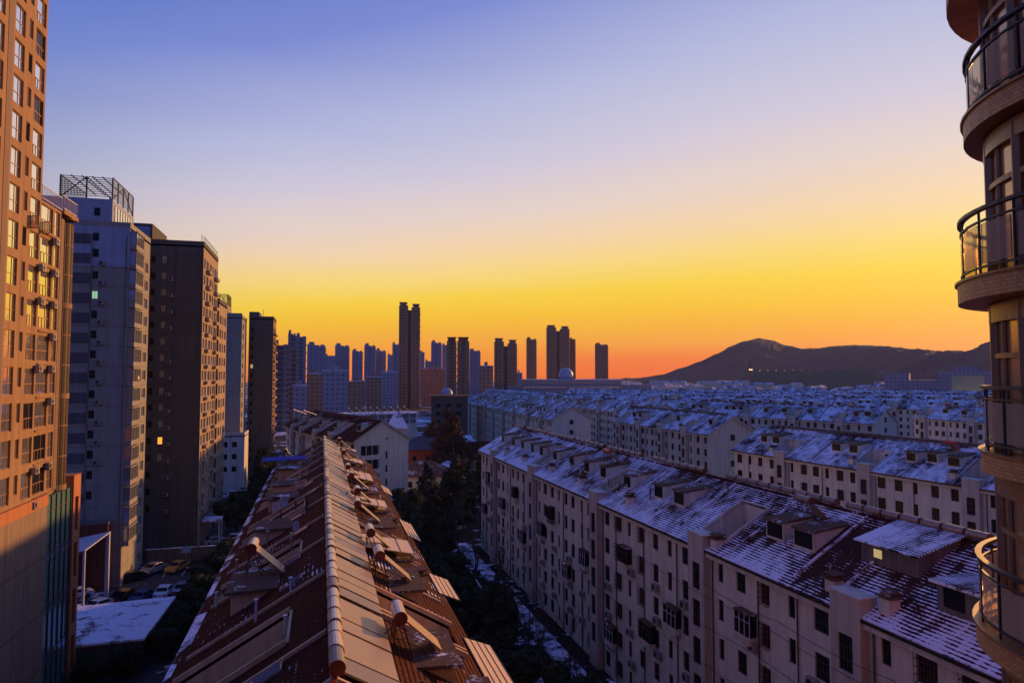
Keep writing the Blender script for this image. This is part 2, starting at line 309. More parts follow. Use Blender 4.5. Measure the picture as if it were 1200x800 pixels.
def win_geo(f, p, w, h, style):
    """window in local frame: x across, z up, outward = -y; origin at lower left, pane plane about y=0"""
    b = .05; y0, y1 = -.05, .02
    f.box(0, w, y0, y1, 0, b); f.box(0, w, y0, y1, h - b, h); f.box(0, b, y0, y1, b, h - b); f.box(w - b, w, y0, y1, b, h - b)
    if style == 'split' or (style == 'plain' and w > .8):
        f.box(w * .5 - .02, w * .5 + .02, y0 + .003, y1, b, h - b)
    if style == 'tall':
        f.box(b, w - b, y0 + .003, y1, h * .4, h * .4 + .05); f.box(w * .62, w * .62 + .05, y0 + .006, y1, b, h - b)
    if style == 'balcony':
        f.box(b, w - b, y0 + .003, y1, h * .40, h * .40 + .07)
        for k in (.25, .5, .75): f.box(w * k - .03, w * k + .03, y0 + .006, y1, b, h * .4)
        f.box(w * .72, w * .72 + .05, y0 + .006, y1, h * .4, h - b)
    if style == 'grid':
        for k in range(1, 4): f.box(w * k / 4 - .02, w * k / 4 + .02, y0 + .003, y1, b, h - b)
        for k in range(1, 3): f.box(b, w - b, y0 + .006, y1, h * k / 3 - .02, h * k / 3 + .02)
    p.box(b, w - b, -.012, .012, b, h - b)
def win_mesh(w, h, style, fm, gm):
    k = (round(w, 2), round(h, 2), style, fm, gm)
    if k not in WC:
        f, p = MB(), MB(); win_geo(f, p, w, h, style)
        WC[k] = (f.mesh('window', fm), p.mesh('pane', gm))
    return WC[k]
def cage_mesh(w, h):
    k = ('cage', round(w, 2), round(h, 2))
    if k not in WC:
        m = MB(); r = .012; D = .38
        for i in range(7):
            x = w * i / 6; m.box(x - r, x + r, -D, -D + 2 * r, 0, h)
        for i in range(5):
            z = h * i / 4; m.box(-r, w + r, -D - .004, -D + 2 * r, z - r, z + r); m.box(-r, r, -D, 0, z - r, z + r); m.box(w - r, w + r, -D, 0, z - r, z + r)
        WC[k] = m.mesh('window_guard', 'rust_frame')
    return WC[k]
def put_windows(root, wins, limit=100, fm='frame_dark'):
    """wins: list of (world-in-root loc, rotz, w, h, style, glass, frame, importance, cage, label)"""
    wins = sorted(wins, key=lambda a: -a[7])
    for a in wins[:limit]:
        loc, rz, w, h, st, gm, fm_, imp, cage, lab = a
        fmesh, pmesh = win_mesh(w, h, st, fm_, gm)
        o = link('window', fmesh, root, loc, rz); q = link('pane', pmesh, o)
        if lab: o['label'] = lab
        if cage: link('window_guard', cage_mesh(w, h), o)
    rest = wins[limit:]
    if rest:
        mf, mp = MB(), MB()
        gms = sorted({a[5] for a in rest}); fms = sorted({a[6] for a in rest})
        for a in rest:
            loc, rz, w, h, st, gm, fm_, *_ = a
            mat = Matrix.Translation(loc) @ Matrix.Rotation(rz, 4, 'Z'); xf = lambda x, y, z, m=mat: m @ Vector((x, y, z))
            mf.xf = mp.xf = xf; mf.cur = fms.index(fm_); mp.cur = gms.index(gm); win_geo(mf, mp, w, h, st)
        o = mf.build('window', fms, root); o['kind'] = 'stuff'; q = mp.build('pane', gms, o); q['kind'] = 'stuff'

# ------------------------------------------------------------------ ground, roads, hills
m = MB(); m.quad((-890, -440, 0), (3390, -440, 0), (3390, 3290, 0), (-890, 3290, 0)); struct('ground', m, 'far_ground')
m = MB(); m.quad((-60, -20, .004), (60, -20, .004), (60, 340, .004), (-60, 340, .004)); struct('garden_soil', m, 'ground_soil')
m = MB(); m.quad((-60, 60, .008), (-12.5, 60, .008), (-12.5, 128, .008), (-60, 128, .008)); struct('parking_lot', m, 'lot_asphalt')
m = MB(); m.quad((-20, 128, .008), (-12.5, 128, .008), (-19, 300, .008), (-28, 300, .008)); struct('street', m, 'asphalt')
m = MB(); m.hexa([(25.6, 10, 0), (27.6, 10, 0), (26.2, 125, 0), (24.2, 125, 0)], [(25.6, 10, .3), (27.6, 10, .3), (26.2, 125, .3), (24.2, 125, .3)]); struct('snowy_path', m, 'path_snow')
m = MB(); m.quad((19.5, 60, .010), (22, 60, .010), (24, 130, .010), (22, 130, .010)); struct('garden_path', m, 'path_snow')
m = MB()
for k in range(8):
    x = -34 + k * 2.7; m.quad((x, 99.5, .012), (x + .12, 99.5, .012), (x + .12, 104.5, .012), (x, 104.5, .012)); m.quad((x, 117.5, .012), (x + .12, 117.5, .012), (x + .12, 123, .012), (x, 123, .012))
struct('parking_lines', m, 'rail_white')
def smooth(t): t = max(0, min(1, t)); return t * t * (3 - 2 * t)
def pxaz(x): return math.atan((x - 600) / 800) + R(15.6)
def hills():
    from mathutils import noise as nz_
    prof = [(690, 444), (750, 443), (775, 439), (800, 430), (820, 423), (840, 414), (858, 405), (872, 399), (890, 395.5), (905, 398), (922, 405), (940, 408.5), (958, 408), (975, 405), (1000, 403.5), (1025, 404), (1050, 406), (1080, 409), (1112, 411), (1132, 412), (1143, 409), (1151, 403), (1162, 400), (1200, 398), (1260, 398), (1350, 410), (1450, 436)]
    m = MB(); vs = []; nu, nv = 260, 40
    for i in range(nu + 1):
        x = 690 + (1450 - 690) * i / nu
        for a, b in zip(prof, prof[1:]):
            if a[0] <= x <= b[0]: y = a[1] + (b[1] - a[1]) * smooth((x - a[0]) / (b[0] - a[0])) * .5 + (b[1] - a[1]) * .5 * (x - a[0]) / (b[0] - a[0])
        az = pxaz(x); D = 2500 if x < 940 else 2500 - 700 * smooth((x - 940) / 230)
        dep = math.cos(az - R(15.6)); hh = CAM_H + (440 - y) / 800 * D * dep
        for j in range(nv + 1):
            t = j / nv; d = D - 750 + 1350 * t
            e = smooth(t / .555) if t < .555 else smooth((1 - t) / .445)
            e = e ** 1.15
            px, py = math.sin(az) * d, math.cos(az) * d
            nn = nz_.fractal(Vector((px / 160, py / 160, 3.1)), .9, 2.0, 5)
            tr = nz_.noise(Vector((px / 9, py / 9, 0))) * 2.2
            z = max(-3, hh * e + nn * 12 * math.sin(math.pi * min(1, t * 1.2)) * (1 if abs(t - .555) > .1 else abs(t - .555) * 10) + tr * e - 2)
            vs.append((px, py, z))
    fs = [(i * (nv + 1) + j, i * (nv + 1) + j + 1, (i + 1) * (nv + 1) + j + 1, (i + 1) * (nv + 1) + j) for i in range(nu) for j in range(nv)]
    m.add(vs, fs); struct('hills', m, 'hill')
hills()

# ------------------------------------------------------------------ apartment rows
AC_body = None
def ac_proto():
    global AC_body
    b = MB(); b.box(0, .85, -.42, -.08, 0, .6); f = MB()
    f.cyl((.32, -.425, .3), (.32, -.435, .3), .23, 14); br = MB(); br.box(.08, .12, -.45, 0, -.05, 0); br.box(.73, .77, -.45, 0, -.05, 0); br.box(.08, .12, -.03, 0, -.3, -.05); br.box(.73, .77, -.03, 0, -.3, -.05)
    AC_body = (b.mesh('casing', 'ac_white'), f.mesh('fan_grille', 'metal_dark'), br.mesh('bracket', 'rust_frame'))
ac_proto()
def put_ac(loc, rz, label, group):
    t = thing('air_conditioner', label, 'air conditioner', loc, rz, group)
    for n_, me in zip(('casing', 'fan_grille', 'bracket'), AC_body): link(n_, me, t)
    return t
class Row:
    def __init__(s, ox, oy, rot, L, Wd, ze, zr, bend=0):
        s.o = (ox, oy); s.r = R(rot); s.L = L; s.W = Wd; s.ze = ze; s.zr = zr; s.k = R(bend); s.sl = (zr - ze) / (Wd / 2 + .5)
    def loc(s, v, u, z):        # local frame (bent) under the root
        if s.k == 0: return (v, u, z)
        a = s.k * u; cu = math.sin(a) / s.k; cx = -(1 - math.cos(a)) / s.k
        return (cx + v * math.cos(a), cu + v * math.sin(a), z)
    def ang(s, u): return s.k * u
    def world(s, v, u, z):
        x, y, z = s.loc(v, u, z); c, n_ = math.cos(s.r), math.sin(s.r); return (s.o[0] + c * x - n_ * y, s.o[1] + n_ * x + c * y, z)
    def zroof(s, v): return s.ze + (min(v, s.W - v) + .5) * s.sl
def row_building(rw, label, wins=(), bays=(), dormers=(), terraces=(), sheds=(), copings=(), chimneys=(), roofmat='roof_tiles_snowy', wallm='plaster_white', sidem='plaster_cream',
                 gable_wins=(), back=False, storeys=6, name='apartment_row', limit=100, pipes=(), seg=None, copm='old_snow_ledge', detail=True, gm='glass_dark'):
    """local x = v across from the front facade, y = u along from the near gable"""
    root = thing(name, label, 'apartment building', (rw.o[0], rw.o[1], 0), rw.r)
    L, Wd, ze, zr = rw.L, rw.W, rw.ze, rw.zr; mid = Wd / 2
    X = lambda v, u, z: rw.loc(v, u, z)
    sh = 2.9; z_first = ze - .7 - 1.4 - (storeys - 1) * sh
    # ---- walls
    hs = []; wl_ = []
    for (u, w, h, st, gmw, cage, rows) in wins:
        for k in range(storeys):
            if rows is not None and k not in rows: continue
            zb = z_first + k * sh + (1.4 - h) * .6
            if any(b0 - .05 < u + w / 2 and u - w / 2 < b1 + .05 for b0, b1, *_ in bays): continue
            if any(not (u + w / 2 + .02 < a[0] or u - w / 2 - .02 > a[1]) and not (zb + h < a[2] or zb > a[3]) for a in hs): continue
            hs.append((u - w / 2, u + w / 2, zb, zb + h)); dist = Vector(rw.world(0, u, zb)) - Vector((0, 0, 31)); imp = 1e3 * w * h / dist.length ** 2
            wl_.append((X(.16, u + w / 2, zb), rw.ang(u) - math.pi / 2, w, h, st, gmw or gm, 'frame_dark', imp, cage, None))
    mw = MB(); mw.xf = X
    zt = ze - .02
    wall_holes(mw, (0, 0, 0), (0, 1, 0), (-1, 0, 0), L, zt, hs, .18)
    # gables (near: with openings)
    gh = []
    for (v, z, w, h, st) in gable_wins:
        gh.append((v - w / 2, v + w / 2, z, z + h)); wl_.append((X(v - w / 2, .16, z), 0, w, h, st, gm, 'frame_dark', 50, False, None))
    low = [a for a in gh if a[3] < zt]
    wall_holes(mw, (0, 0, 0), (1, 0, 0), (0, -1, 0), Wd, zt, low, .18)
    ztri = lambda v: rw.zroof(v) - .2
    up = [a for a in gh if a[3] >= zt]
    cols = sorted({0, mid, Wd} | {x for a in up for x in a[:2]})
    for a, b in zip(cols, cols[1:]):
        h_ = [q for q in up if q[0] < (a + b) / 2 < q[1]]
        if h_: q = h_[0]; (mw.quad((a, 0, zt), (b, 0, zt), (b, 0, q[2]), (a, 0, q[2])) if q[2] > zt else None); mw.quad((a, 0, q[3]), (b, 0, q[3]), (b, 0, ztri(b)), (a, 0, ztri(a)))
        else: mw.quad((a, 0, zt), (b, 0, zt), (b, 0, ztri(b)), (a, 0, ztri(a)))
    mw.quad((0, L, 0), (Wd, L, 0), (Wd, L, zt), (0, L, zt)); mw.add([(0, L, zt), (Wd, L, zt), (mid, L, ztri(mid))], [(0, 1, 2)])
    n_ = max(1, int(L / 6))
    for i in range(n_): a, b = L * i / n_, L * (i + 1) / n_; mw.quad((Wd, a, 0), (Wd, b, 0), (Wd, b, zt), (Wd, a, zt))
    mw.build('wall', wallm, root, recalc=False)
    # ---- roof with terraces cut in
    mr_ = MB(X); mfa = MB(X)
    th = .16
    def slab(side, u0, u1, va, vb):
        if vb - va < .02 or u1 - u0 < .02: return
        f = (lambda v: v) if side == 0 else (lambda v: Wd - v)
        za, zb = ze + (va + .5) * rw.sl, ze + (vb + .5) * rw.sl
        p = [(f(va), u0), (f(va), u1), (f(vb), u1), (f(vb), u0)]; q = [za, za, zb, zb]
        mr_.hexa([(a[0], a[1], z - th) for a, z in zip(p, q)], [(a[0], a[1], z) for a, z in zip(p, q)])
    for side in (0, 1):
        T_ = [t for t in terraces if t[4] == side]
        base = [-.4 + (L + .8) * i / max(1, round(L / 8)) for i in range(max(1, round(L / 8)) + 1)]
        us = sorted(set(base) | {x for t in T_ for x in t[:2]} | ({x for b in bays for x in b[:2]} if side == 0 else set()))
        for a, b in zip(us, us[1:]):
            c = (a + b) / 2; t = [t for t in T_ if t[0] < c < t[1]]
            lo = .62 if side == 0 and any(q[0] < c < q[1] for q in bays) else -.5
            if t: slab(side, a, b, lo, t[0][2]); slab(side, a, b, max(lo, t[0][3]), mid)
            else: slab(side, a, b, lo, mid)
    roof = mr_.build('roof', roofmat, root)
    # ridge cap
    rc = MB(X); n_ = max(1, int(L / 4))
    for i in range(n_): rc.cyl((mid, L * i / n_, zr + .03), (mid, L * (i + 1) / n_, zr + .03), .13, 6)
    rc.build('ridge_cap', 'cap_red' if roofmat == 'roof_tiles_bare' else roofmat, roof)
    for (u0, u1, va, vb, side) in terraces:
        f = (lambda v: v) if side == 0 else (lambda v: Wd - v)
        t = MB(X); zf = ze + .1; za, zb = ze + (va + .5) * rw.sl, ze + (vb + .5) * rw.sl; e = .12
        t.hexa([(f(va), u0, zf - .1), (f(va), u1, zf - .1), (f(vb), u1, zf - .1), (f(vb), u0, zf - .1)], [(f(va), u0, zf), (f(va), u1, zf), (f(vb), u1, zf), (f(vb), u0, zf)])
        for uu in (u0 - .0, u1):
            s_ = e if uu == u1 else -e
            t.hexa([(f(va - .2), uu, zf - .1), (f(va - .2), uu + s_, zf - .1), (f(vb), uu + s_, zf - .1), (f(vb), uu, zf - .1)],
                   [(f(va - .2), uu, za + .15), (f(va - .2), uu + s_, za + .15), (f(vb), uu + s_, zb + .22), (f(vb), uu, zb + .22)])
        t.hexa([(f(vb), u0, zf), (f(vb), u1, zf), (f(vb + e), u1, zf), (f(vb + e), u0, zf)], [(f(vb), u0, zb + .05), (f(vb), u1, zb + .05), (f(vb + e), u1, zb + .12), (f(vb + e), u0, zb + .12)])
        to = t.build('roof_terrace', sidem, root)
        d = MB(X); d.box(*sorted((f(vb - .04), f(vb - .012))), u0 + .5, u0 + 1.4, zf + .02, min(zf + 2, zb - .1)); d.build('terrace_door', 'glass_dark', to)
    # ---- bays (stair towers)
    for (u0, u1, *ext) in bays:
        ext = ext[0] if ext else .95
        b = MB(X); zt2 = ze + ext; D = .62
        hh = []
        for k in range(storeys):
            zb = z_first + k * sh - 1.3
            if zb > .5 and zb + 2.1 < zt2 - .4: hh.append(((u1 - u0) * .5 - .55, (u1 - u0) * .5 + .55, zb, zb + 2.1))
        wall_holes(b, (-D, u0, 0), (0, 1, 0), (-1, 0, 0), u1 - u0, zt2, hh, .18)
        b.quad((-D, u0, 0), (.6, u0, 0), (.6, u0, zt2), (-D, u0, zt2)); b.quad((-D, u1, 0), (.6, u1, 0), (.6, u1, zt2), (-D, u1, zt2))
        b.quad((-D, u0, zt2), (.6, u0, zt2), (.6, u1, zt2), (-D, u1, zt2)); b.quad((.6, u0, ze - .5), (.6, u1, ze - .5), (.6, u1, zt2), (.6, u0, zt2))
        bo = b.build('stair_bay', 'parapet', root, recalc=False)
        cp = MB(X); cp.box(-D - .06, .66, u0 - .06, u1 + .06, zt2 + .002, zt2 + .1); cp.build('coping', sidem, bo)
        for q in hh:
            dist = Vector(rw.world(0, u0, q[2])) - Vector((0, 0, 31))
            wl_.append((X(-D + .16, u0 + q[1], q[2]), rw.ang(u0) - math.pi / 2, 1.1, 2.1, 'grid', gm, 'frame_dark', 1e3 * 2.3 / dist.length ** 2, False, None))
    put_windows(root, wl_, limit)
    # ---- eave fascia and gutter
    fa = MB(X); ga = MB(X)
    us = sorted({-.4, L + .4} | {x for b in bays for x in b[:2]}); step = []
    for a, b in zip(us, us[1:]):
        if any(q[0] <= (a + b) / 2 <= q[1] for q in bays): continue
        k = max(1, int((b - a) / 8))
        for i in range(k):
            p, q = a + (b - a) * i / k, a + (b - a) * (i + 1) / k
            fa.hexa([(-.42, p, ze - .62), (-.42, q, ze - .62), (-.003, q, ze - .62), (-.003, p, ze - .62)], [(-.42, p, ze - .17), (-.42, q, ze - .17), (-.003, q, ze - .05), (-.003, p, ze - .05)])
            ga.box(-.6, -.505, p, q, ze - .24, ze - .06)
    fa.build('eave_fascia', sidem, root); ga.build('gutter', 'metal_dark', root)
    fb = MB(X); k = max(1, int(L / 8))
    for i in range(k):
        p, q = L * i / k, L * (i + 1) / k; fb.box(Wd + .003, Wd + .4, p, q, ze - .62, ze - .17)
    fb.build('eave_fascia', sidem, root)
    # gable verge boards
    for uu, s_ in ((-.42, 1), (L + .42, -1)):
        v_ = MB(X)
        for va, vb in ((-.5, mid), (mid, Wd + .5)):
            za = ze if va < 0 else zr; zb = zr if vb == mid else ze
            v_.hexa([(va, uu, za - .34), (va, uu + .12 * s_, za - .34), (vb, uu + .12 * s_, zb - .34), (vb, uu, zb - .34)], [(va, uu, za + .04), (va, uu + .12 * s_, za + .04), (vb, uu + .12 * s_, zb + .04), (vb, uu, zb + .04)])
        v_.build('verge_board', 'parapet', root)
    # ---- dormers
    for (u, v, w, side, *hh) in dormers:
        hgt = hh[0] if hh else 1.42
        f = (lambda q: q) if side == 0 else (lambda q: Wd - q)
        zb = ze + (v + .5) * rw.sl - .1; zt_ = zb + hgt; vb = min(mid - .1, v + (zt_ - zb + .05) / (rw.sl - .12))
        zt_b = zt_ + (vb - v) * .12
        d = MB(X); o_ = .09
        d.hexa([(f(v), u - w / 2, zb), (f(v), u + w / 2, zb), (f(vb), u + w / 2, zt_b - .1), (f(vb), u - w / 2, zt_b - .1)], [(f(v), u - w / 2, zt_), (f(v), u + w / 2, zt_), (f(vb), u + w / 2, zt_b), (f(vb), u - w / 2, zt_b)])
        do = d.build('dormer', wallm, root)
        r_ = MB(X)
        r_.hexa([(f(v - .14), u - w / 2 - o_, zt_ - .035), (f(v - .14), u + w / 2 + o_, zt_ - .035), (f(vb), u + w / 2 + o_, zt_b + .003), (f(vb), u - w / 2 - o_, zt_b + .003)], [(f(v - .14), u - w / 2 - o_, zt_ + .10), (f(v - .14), u + w / 2 + o_, zt_ + .10), (f(vb), u + w / 2 + o_, zt_b + .14), (f(vb), u - w / 2 - o_, zt_b + .14)])
        r_.build('dormer_roof', 'flat_patchy' if detail else 'flat_snow', do)
        if detail or True:
            wd = MB(X); wd.box(*sorted((f(v - .03), f(v + .01))), u - w / 2 + .12, u + w / 2 - .12, zb + .28, zt_ - .1); wo_ = wd.build('window', 'glass_dark', do)
    # ---- shed rooms on the roof
    for (u0, u1, v0, v1, zt_, side, rm, wm) in sheds:
        f = (lambda q: q) if side == 0 else (lambda q: Wd - q)
        d = MB(X); z0 = ze + (v0 + .5) * rw.sl - .15; z1 = min(ze + (v1 + .5) * rw.sl, zt_) - .15
        d.hexa([(f(v0), u0, z0), (f(v0), u1, z0), (f(v1), u1, z1), (f(v1), u0, z1)], [(f(v0), u0, zt_), (f(v0), u1, zt_), (f(v1), u1, zt_ + .1), (f(v1), u0, zt_ + .1)])
        do = d.build('roof_room', wm, root)
        r_ = MB(X); r_.hexa([(f(v0 - .3), u0 - .25, zt_ + .003), (f(v0 - .3), u1 + .25, zt_ + .003), (f(v1), u1 + .25, zt_ + .105), (f(v1), u0 - .25, zt_ + .105)], [(f(v0 - .3), u0 - .25, zt_ + .15), (f(v0 - .3), u1 + .25, zt_ + .15), (f(v1), u1 + .25, zt_ + .25), (f(v1), u0 - .25, zt_ + .25)])
        r_.build('flat_roof', rm, do)
        k = max(1, int((u1 - u0) / 1.6))
        for i in range(k):
            a = u0 + (u1 - u0) * (i + .2) / k; b = u0 + (u1 - u0) * (i + .8) / k
            wd = MB(X); wd.box(*sorted((f(v0 - .03), f(v0 + .01))), a, b, z0 + .45, zt_ - .12); wd.build('window', 'glass_dark', do)
    # ---- copings and chimneys
    for (u, va, vb, side) in copings:
        f = (lambda q: q) if side == 0 else (lambda q: Wd - q)
        c = MB(X); za, zb = ze + (va + .5) * rw.sl, ze + (vb + .5) * rw.sl
        q = .075; t_ = .15 if va > -.2 else .4
        c.hexa([(f(va), u - q, za - .05), (f(va), u + q, za - .05), (f(vb), u + q, zb - .05), (f(vb), u - q, zb - .05)], [(f(va), u - q, za + t_), (f(va), u + q, za + t_), (f(vb), u + q, zb + t_), (f(vb), u - q, zb + t_)])
        c.build('coping', copm, roof)
    for (u, v, hgt, side) in chimneys:
        f = (lambda q: q) if side == 0 else (lambda q: Wd - q)
        c = MB(X); zb = ze + (v + .5) * rw.sl; a = f(v)
        c.box(a - .38, a + .38, u - .38, u + .38, zb - .5, zb + hgt); co = c.build('chimney', wallm, roof)
        k = MB(X); k.box(a - .5, a + .5, u - .5, u + .5, zb + hgt + .002, zb + hgt + .12); k.box(a - .3, a + .3, u - .3, u + .3, zb + hgt + .12, zb + hgt + .3); k.box(a - .46, a + .46, u - .46, u + .46, zb + hgt + .302, zb + hgt + .38); k.build('chimney_cap', 'flat_patchy', co)
    for u in pipes:
        p = MB(X); p.cyl((-.1, u, .2), (-.1, u, ze - .65), .055, 6); p.build('drainpipe', 'rust_frame', root)
    return root
# ---- solar heaters
def heater_meshes(tankm, kind, capm='cap_red', pm='tubes'):
    t = MB(); c1 = MB(); c2 = MB(); p = MB(); f = MB(); Lh = .66; r = .25
    if kind == 'ridge':
        zt_ = .30; t.cyl((0, -Lh, zt_), (0, Lh, zt_), r, 16); px0, pz0, px1, pz1 = .10, .12, 2.05, -.98
    else:
        zt_ = 1.55; t.cyl((0, -Lh - .1, zt_), (0, Lh + .1, zt_), r, 16); px0, pz0, px1, pz1 = .16, 1.38, 1.55, .12
    e = Lh + (0 if kind == 'ridge' else .1)
    c1.cyl((0, -e - .05, zt_), (0, -e - .001, zt_), r + .012, 16); c2.cyl((0, e + .001, zt_), (0, e + .05, zt_), r + .012, 16)
    w = .60; n = Vector((pz0 - pz1, 0, px1 - px0)).normalized() * .07
    b = [(px0, -w, pz0), (px0, w, pz0), (px1, w, pz1), (px1, -w, pz1)]
    p.hexa(b, [(x + n.x, y, z + n.z) for x, y, z in b])
    for s in (-.5, .5):
        if kind == 'ridge': f.cyl((-.2, s, -.15), (-.1, s, .12), .02, 5); f.cyl((.28, s, -.15), (.1, s, .12), .02, 5)
        else:
            f.cyl((-.28, s, 0), (-.12, s, 1.36), .025, 5); f.cyl((.5, s, 0), (.1, s, 1.36), .025, 5); f.cyl((-.25, s, .35), (.4, s, .35), .018, 5); f.cyl((-.2, s, .8), (1.3, s, .06), .018, 5); f.cyl((.5, s, .04), (1.5, s, .04), .018, 5)
    if kind != 'ridge': f.cyl((-.2, -.5, .35), (-.14, .5, 1.2), .016, 5); f.cyl((-.2, .5, .35), (-.14, -.5, 1.2), .016, 5); f.cyl((1.5, -.6, .08), (1.5, .6, .08), .03, 5)
    return (('tank', t.mesh('tank', tankm, smooth=False)), ('end_cap', c1.mesh('end_cap', capm)), ('end_cap', c2.mesh('end_cap', capm)), ('tube_panel', p.mesh('tube_panel', pm)), ('stand', f.mesh('stand', 'rust_frame')))
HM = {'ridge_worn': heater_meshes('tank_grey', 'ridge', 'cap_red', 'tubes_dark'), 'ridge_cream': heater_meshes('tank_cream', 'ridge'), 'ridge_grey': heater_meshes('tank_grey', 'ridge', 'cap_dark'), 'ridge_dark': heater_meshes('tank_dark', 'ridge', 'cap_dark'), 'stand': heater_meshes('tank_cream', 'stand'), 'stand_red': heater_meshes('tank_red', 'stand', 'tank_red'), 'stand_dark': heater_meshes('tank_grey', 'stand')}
def heater(kind, loc, rz, label, group, sc=1):
    t = thing('solar_water_heater', label, 'solar heater', loc, rz, group); t.scale = (sc,) * 3
    for n_, me in HM[kind]: link(n_, me, t)
    return t
def rand_cols(L, bays, seed, cage_p=.15):
    rnd = random.Random(seed); out = []; u = 1.2
    cuts = sorted([(0, 0)] + [b[:2] for b in bays] + [(L, L)]); i = 0
    for (a0, a1), (b0, b1) in zip(cuts, cuts[1:]):
        span = b0 - a1
        if span < 2: continue
        n = max(1, int(span / 2.35)); pat = [1.0, .55, 1.15, 1.1, .55, .9]
        for k in range(n):
            uu = a1 + span * (k + .5) / n + rnd.uniform(-.15, .15); w = pat[(k + seed) % 6] * rnd.uniform(.95, 1.1); w = round(w * 20) / 20
            out.append((uu, w + .1, 1.6, 'plain' if w < .8 or rnd.random() < .6 else 'grid', None, rnd.random() < cage_p, None))
    return out

# B: the long white row on the right
B = Row(30.1, 12, .94, 110, 12.8, 17.5, 21.5)
bB = [(20.2, 22.5), (36.0, 38.3), (56.6, 58.8), (78.6, 80.8), (99.5, 101.5)]
B_root = row_building(B, 'nearest white apartment row with snow dusted tile roof and rows of dormers', rand_cols(110, bB, 3, .22), bB,
    dormers=[(28.2, 2.3, 2.0, 0), (31.2, 2.3, 1.9, 0), (44.6, 2.3, 1.9, 0), (48.4, 2.3, 1.8, 0), (55.0, 2.2, 1.7, 0), (61.6, 2.4, 1.7, 0), (66.5, 2.4, 1.7, 0), (72, 2.6, 1.7, 0), (78.0, 2.5, 1.6, 0), (83.8, 2.5, 1.6, 0), (88.0, 2.5, 1.6, 0), (93, 2.5, 1.6, 0), (98, 2.5, 1.6, 0), (104.5, 2.5, 1.6, 0)],
    terraces=[(34.9, 38.3, .7, 4.7, 0), (57.0, 59.6, .7, 4.6, 0), (79.5, 82.2, 1.0, 5.2, 0), (100, 102.5, 1, 4.8, 0)],
    sheds=[(13.2, 17.2, 1.6, 4.2, 20.15, 0, 'roof_tiles_snowy', 'concrete_dark')],
    copings=[(26.6, .2, 6.2, 0), (33.4, .2, 6.2, 0), (41.5, .2, 6.2, 0), (46.5, .2, 6.2, 0), (52.5, .2, 6.2, 0), (64, .2, 6.2, 0), (70, .2, 6.2, 0), (75.5, .2, 6.2, 0), (86, .2, 6.2, 0), (91, .2, 6.2, 0), (96, .2, 6.2, 0), (106, .2, 6.2, 0), (22.9, .2, 6.2, 0)],
    chimneys=[(23.4, .55, .55, 0), (19.3, .55, .7, 0), (35.3, .2, .5, 0), (51.5, .8, .6, 0), (64.3, .9, .6, 0), (75.4, 1.1, .5, 0), (87, 1, .5, 0), (97, 1, .5, 0)],
    pipes=[11, 19.8, 26, 30, 35.6, 41, 47, 53, 56.2, 62, 68, 78.2, 84, 91, 99.1, 106])
def free_ac(rw, spots, rowname, group):
    for i, (u, k) in enumerate(sorted(spots)):
        zb = rw.ze - .7 - 1.4 - (5 - k) * 2.9 - .72
        x, y, z = rw.world(-.02, u, zb)
        put_ac((x, y, zb), rw.r - math.pi / 2, f'air conditioner box on the {rowname}, {ONES[k]} storey, {nth(i + 1)} from the near end', group)
rnd = random.Random(5)
sp = []
for u in (24.8, 31, 40, 44.8, 50, 55, 62, 66, 71.5, 76, 84, 90, 95, 104):
    for k in rnd.sample([1, 2, 3, 4], 3): sp.append((u + rnd.uniform(-.2, .2), k))
for u in (12.5, 15, 18): sp += [(u, 3), (u, 4)]
free_ac(B, sp, 'nearest white row', 'air conditioners on the nearest white row')
def ridge_heaters(rw, ranges, kind, lab, group, pitch=1.42, dz=.05):
    i = 0
    for a, b in ranges:
        n = max(1, round((b - a) / pitch))
        for k in range(n):
            u = a + (b - a) * (k + .5) / n; i += 1
            x, y, z = rw.world(rw.W / 2 + .1, u, rw.zr + dz + .06 * rnd.random())
            heater(kind if rnd.random() < .8 or kind == 'ridge_dark' else 'ridge_worn', (x, y, z), rw.r + rw.ang(u) + rnd.uniform(-.02, .02), (f'{nth(i)} {lab}' if lab.startswith('tiny tank') else f'{lab}, {nth(i)} from the near end'), group)
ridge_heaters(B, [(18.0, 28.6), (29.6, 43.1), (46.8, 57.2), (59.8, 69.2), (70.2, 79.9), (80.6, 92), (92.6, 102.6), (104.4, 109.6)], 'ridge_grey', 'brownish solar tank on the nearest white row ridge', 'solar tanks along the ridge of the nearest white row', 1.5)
def roof_heater(rw, kind, v, u, z, label, group, sc=1): x, y, _ = rw.world(v, u, 0); return heater(kind, (x, y, z), rw.r, label, group, sc)
roof_heater(B, 'stand_red', 2.9, 61.6, 20.75, 'red solar water heater standing on a dormer of the nearest white row', None)
roof_heater(B, 'stand_dark', 3.4, 29.4, 20.75, 'grey solar heater tilted over the paired dormers of the nearest white row', None)
# lean-to room with sheet roof and a lit pane
t = thing('rooftop_shed', 'dark rooftop shed with a snow streaked sheet roof and one small lit pane', 'shed', B.world(3.0, 19.6, 18.9), B.r)
m = MB(); m.hexa([(0, 0, 0), (0, 4.2, 0), (3.2, 4.2, 1.6), (3.2, 0, 1.6)], [(0, 0, 1.9), (0, 4.2, 1.9), (3.2, 4.2, 2.75), (3.2, 0, 2.75)]); m.build('wall', 'concrete_dark', t)
m = MB(); m.hexa([(-.35, -.25, 1.82), (-.35, 4.45, 1.82), (3.5, 4.45, 2.85), (3.5, -.25, 2.85)], [(-.35, -.25, 1.9), (-.35, 4.45, 1.9), (3.5, 4.45, 2.93), (3.5, -.25, 2.93)]); m.build('sheet_roof', 'roof_snow_far', t)
m = MB(); m.box(-.03, .01, 2.6, 3.2, 1.05, 1.55); w = m.build('window', 'lit_yellow', t); w['label'] = 'small lit window'
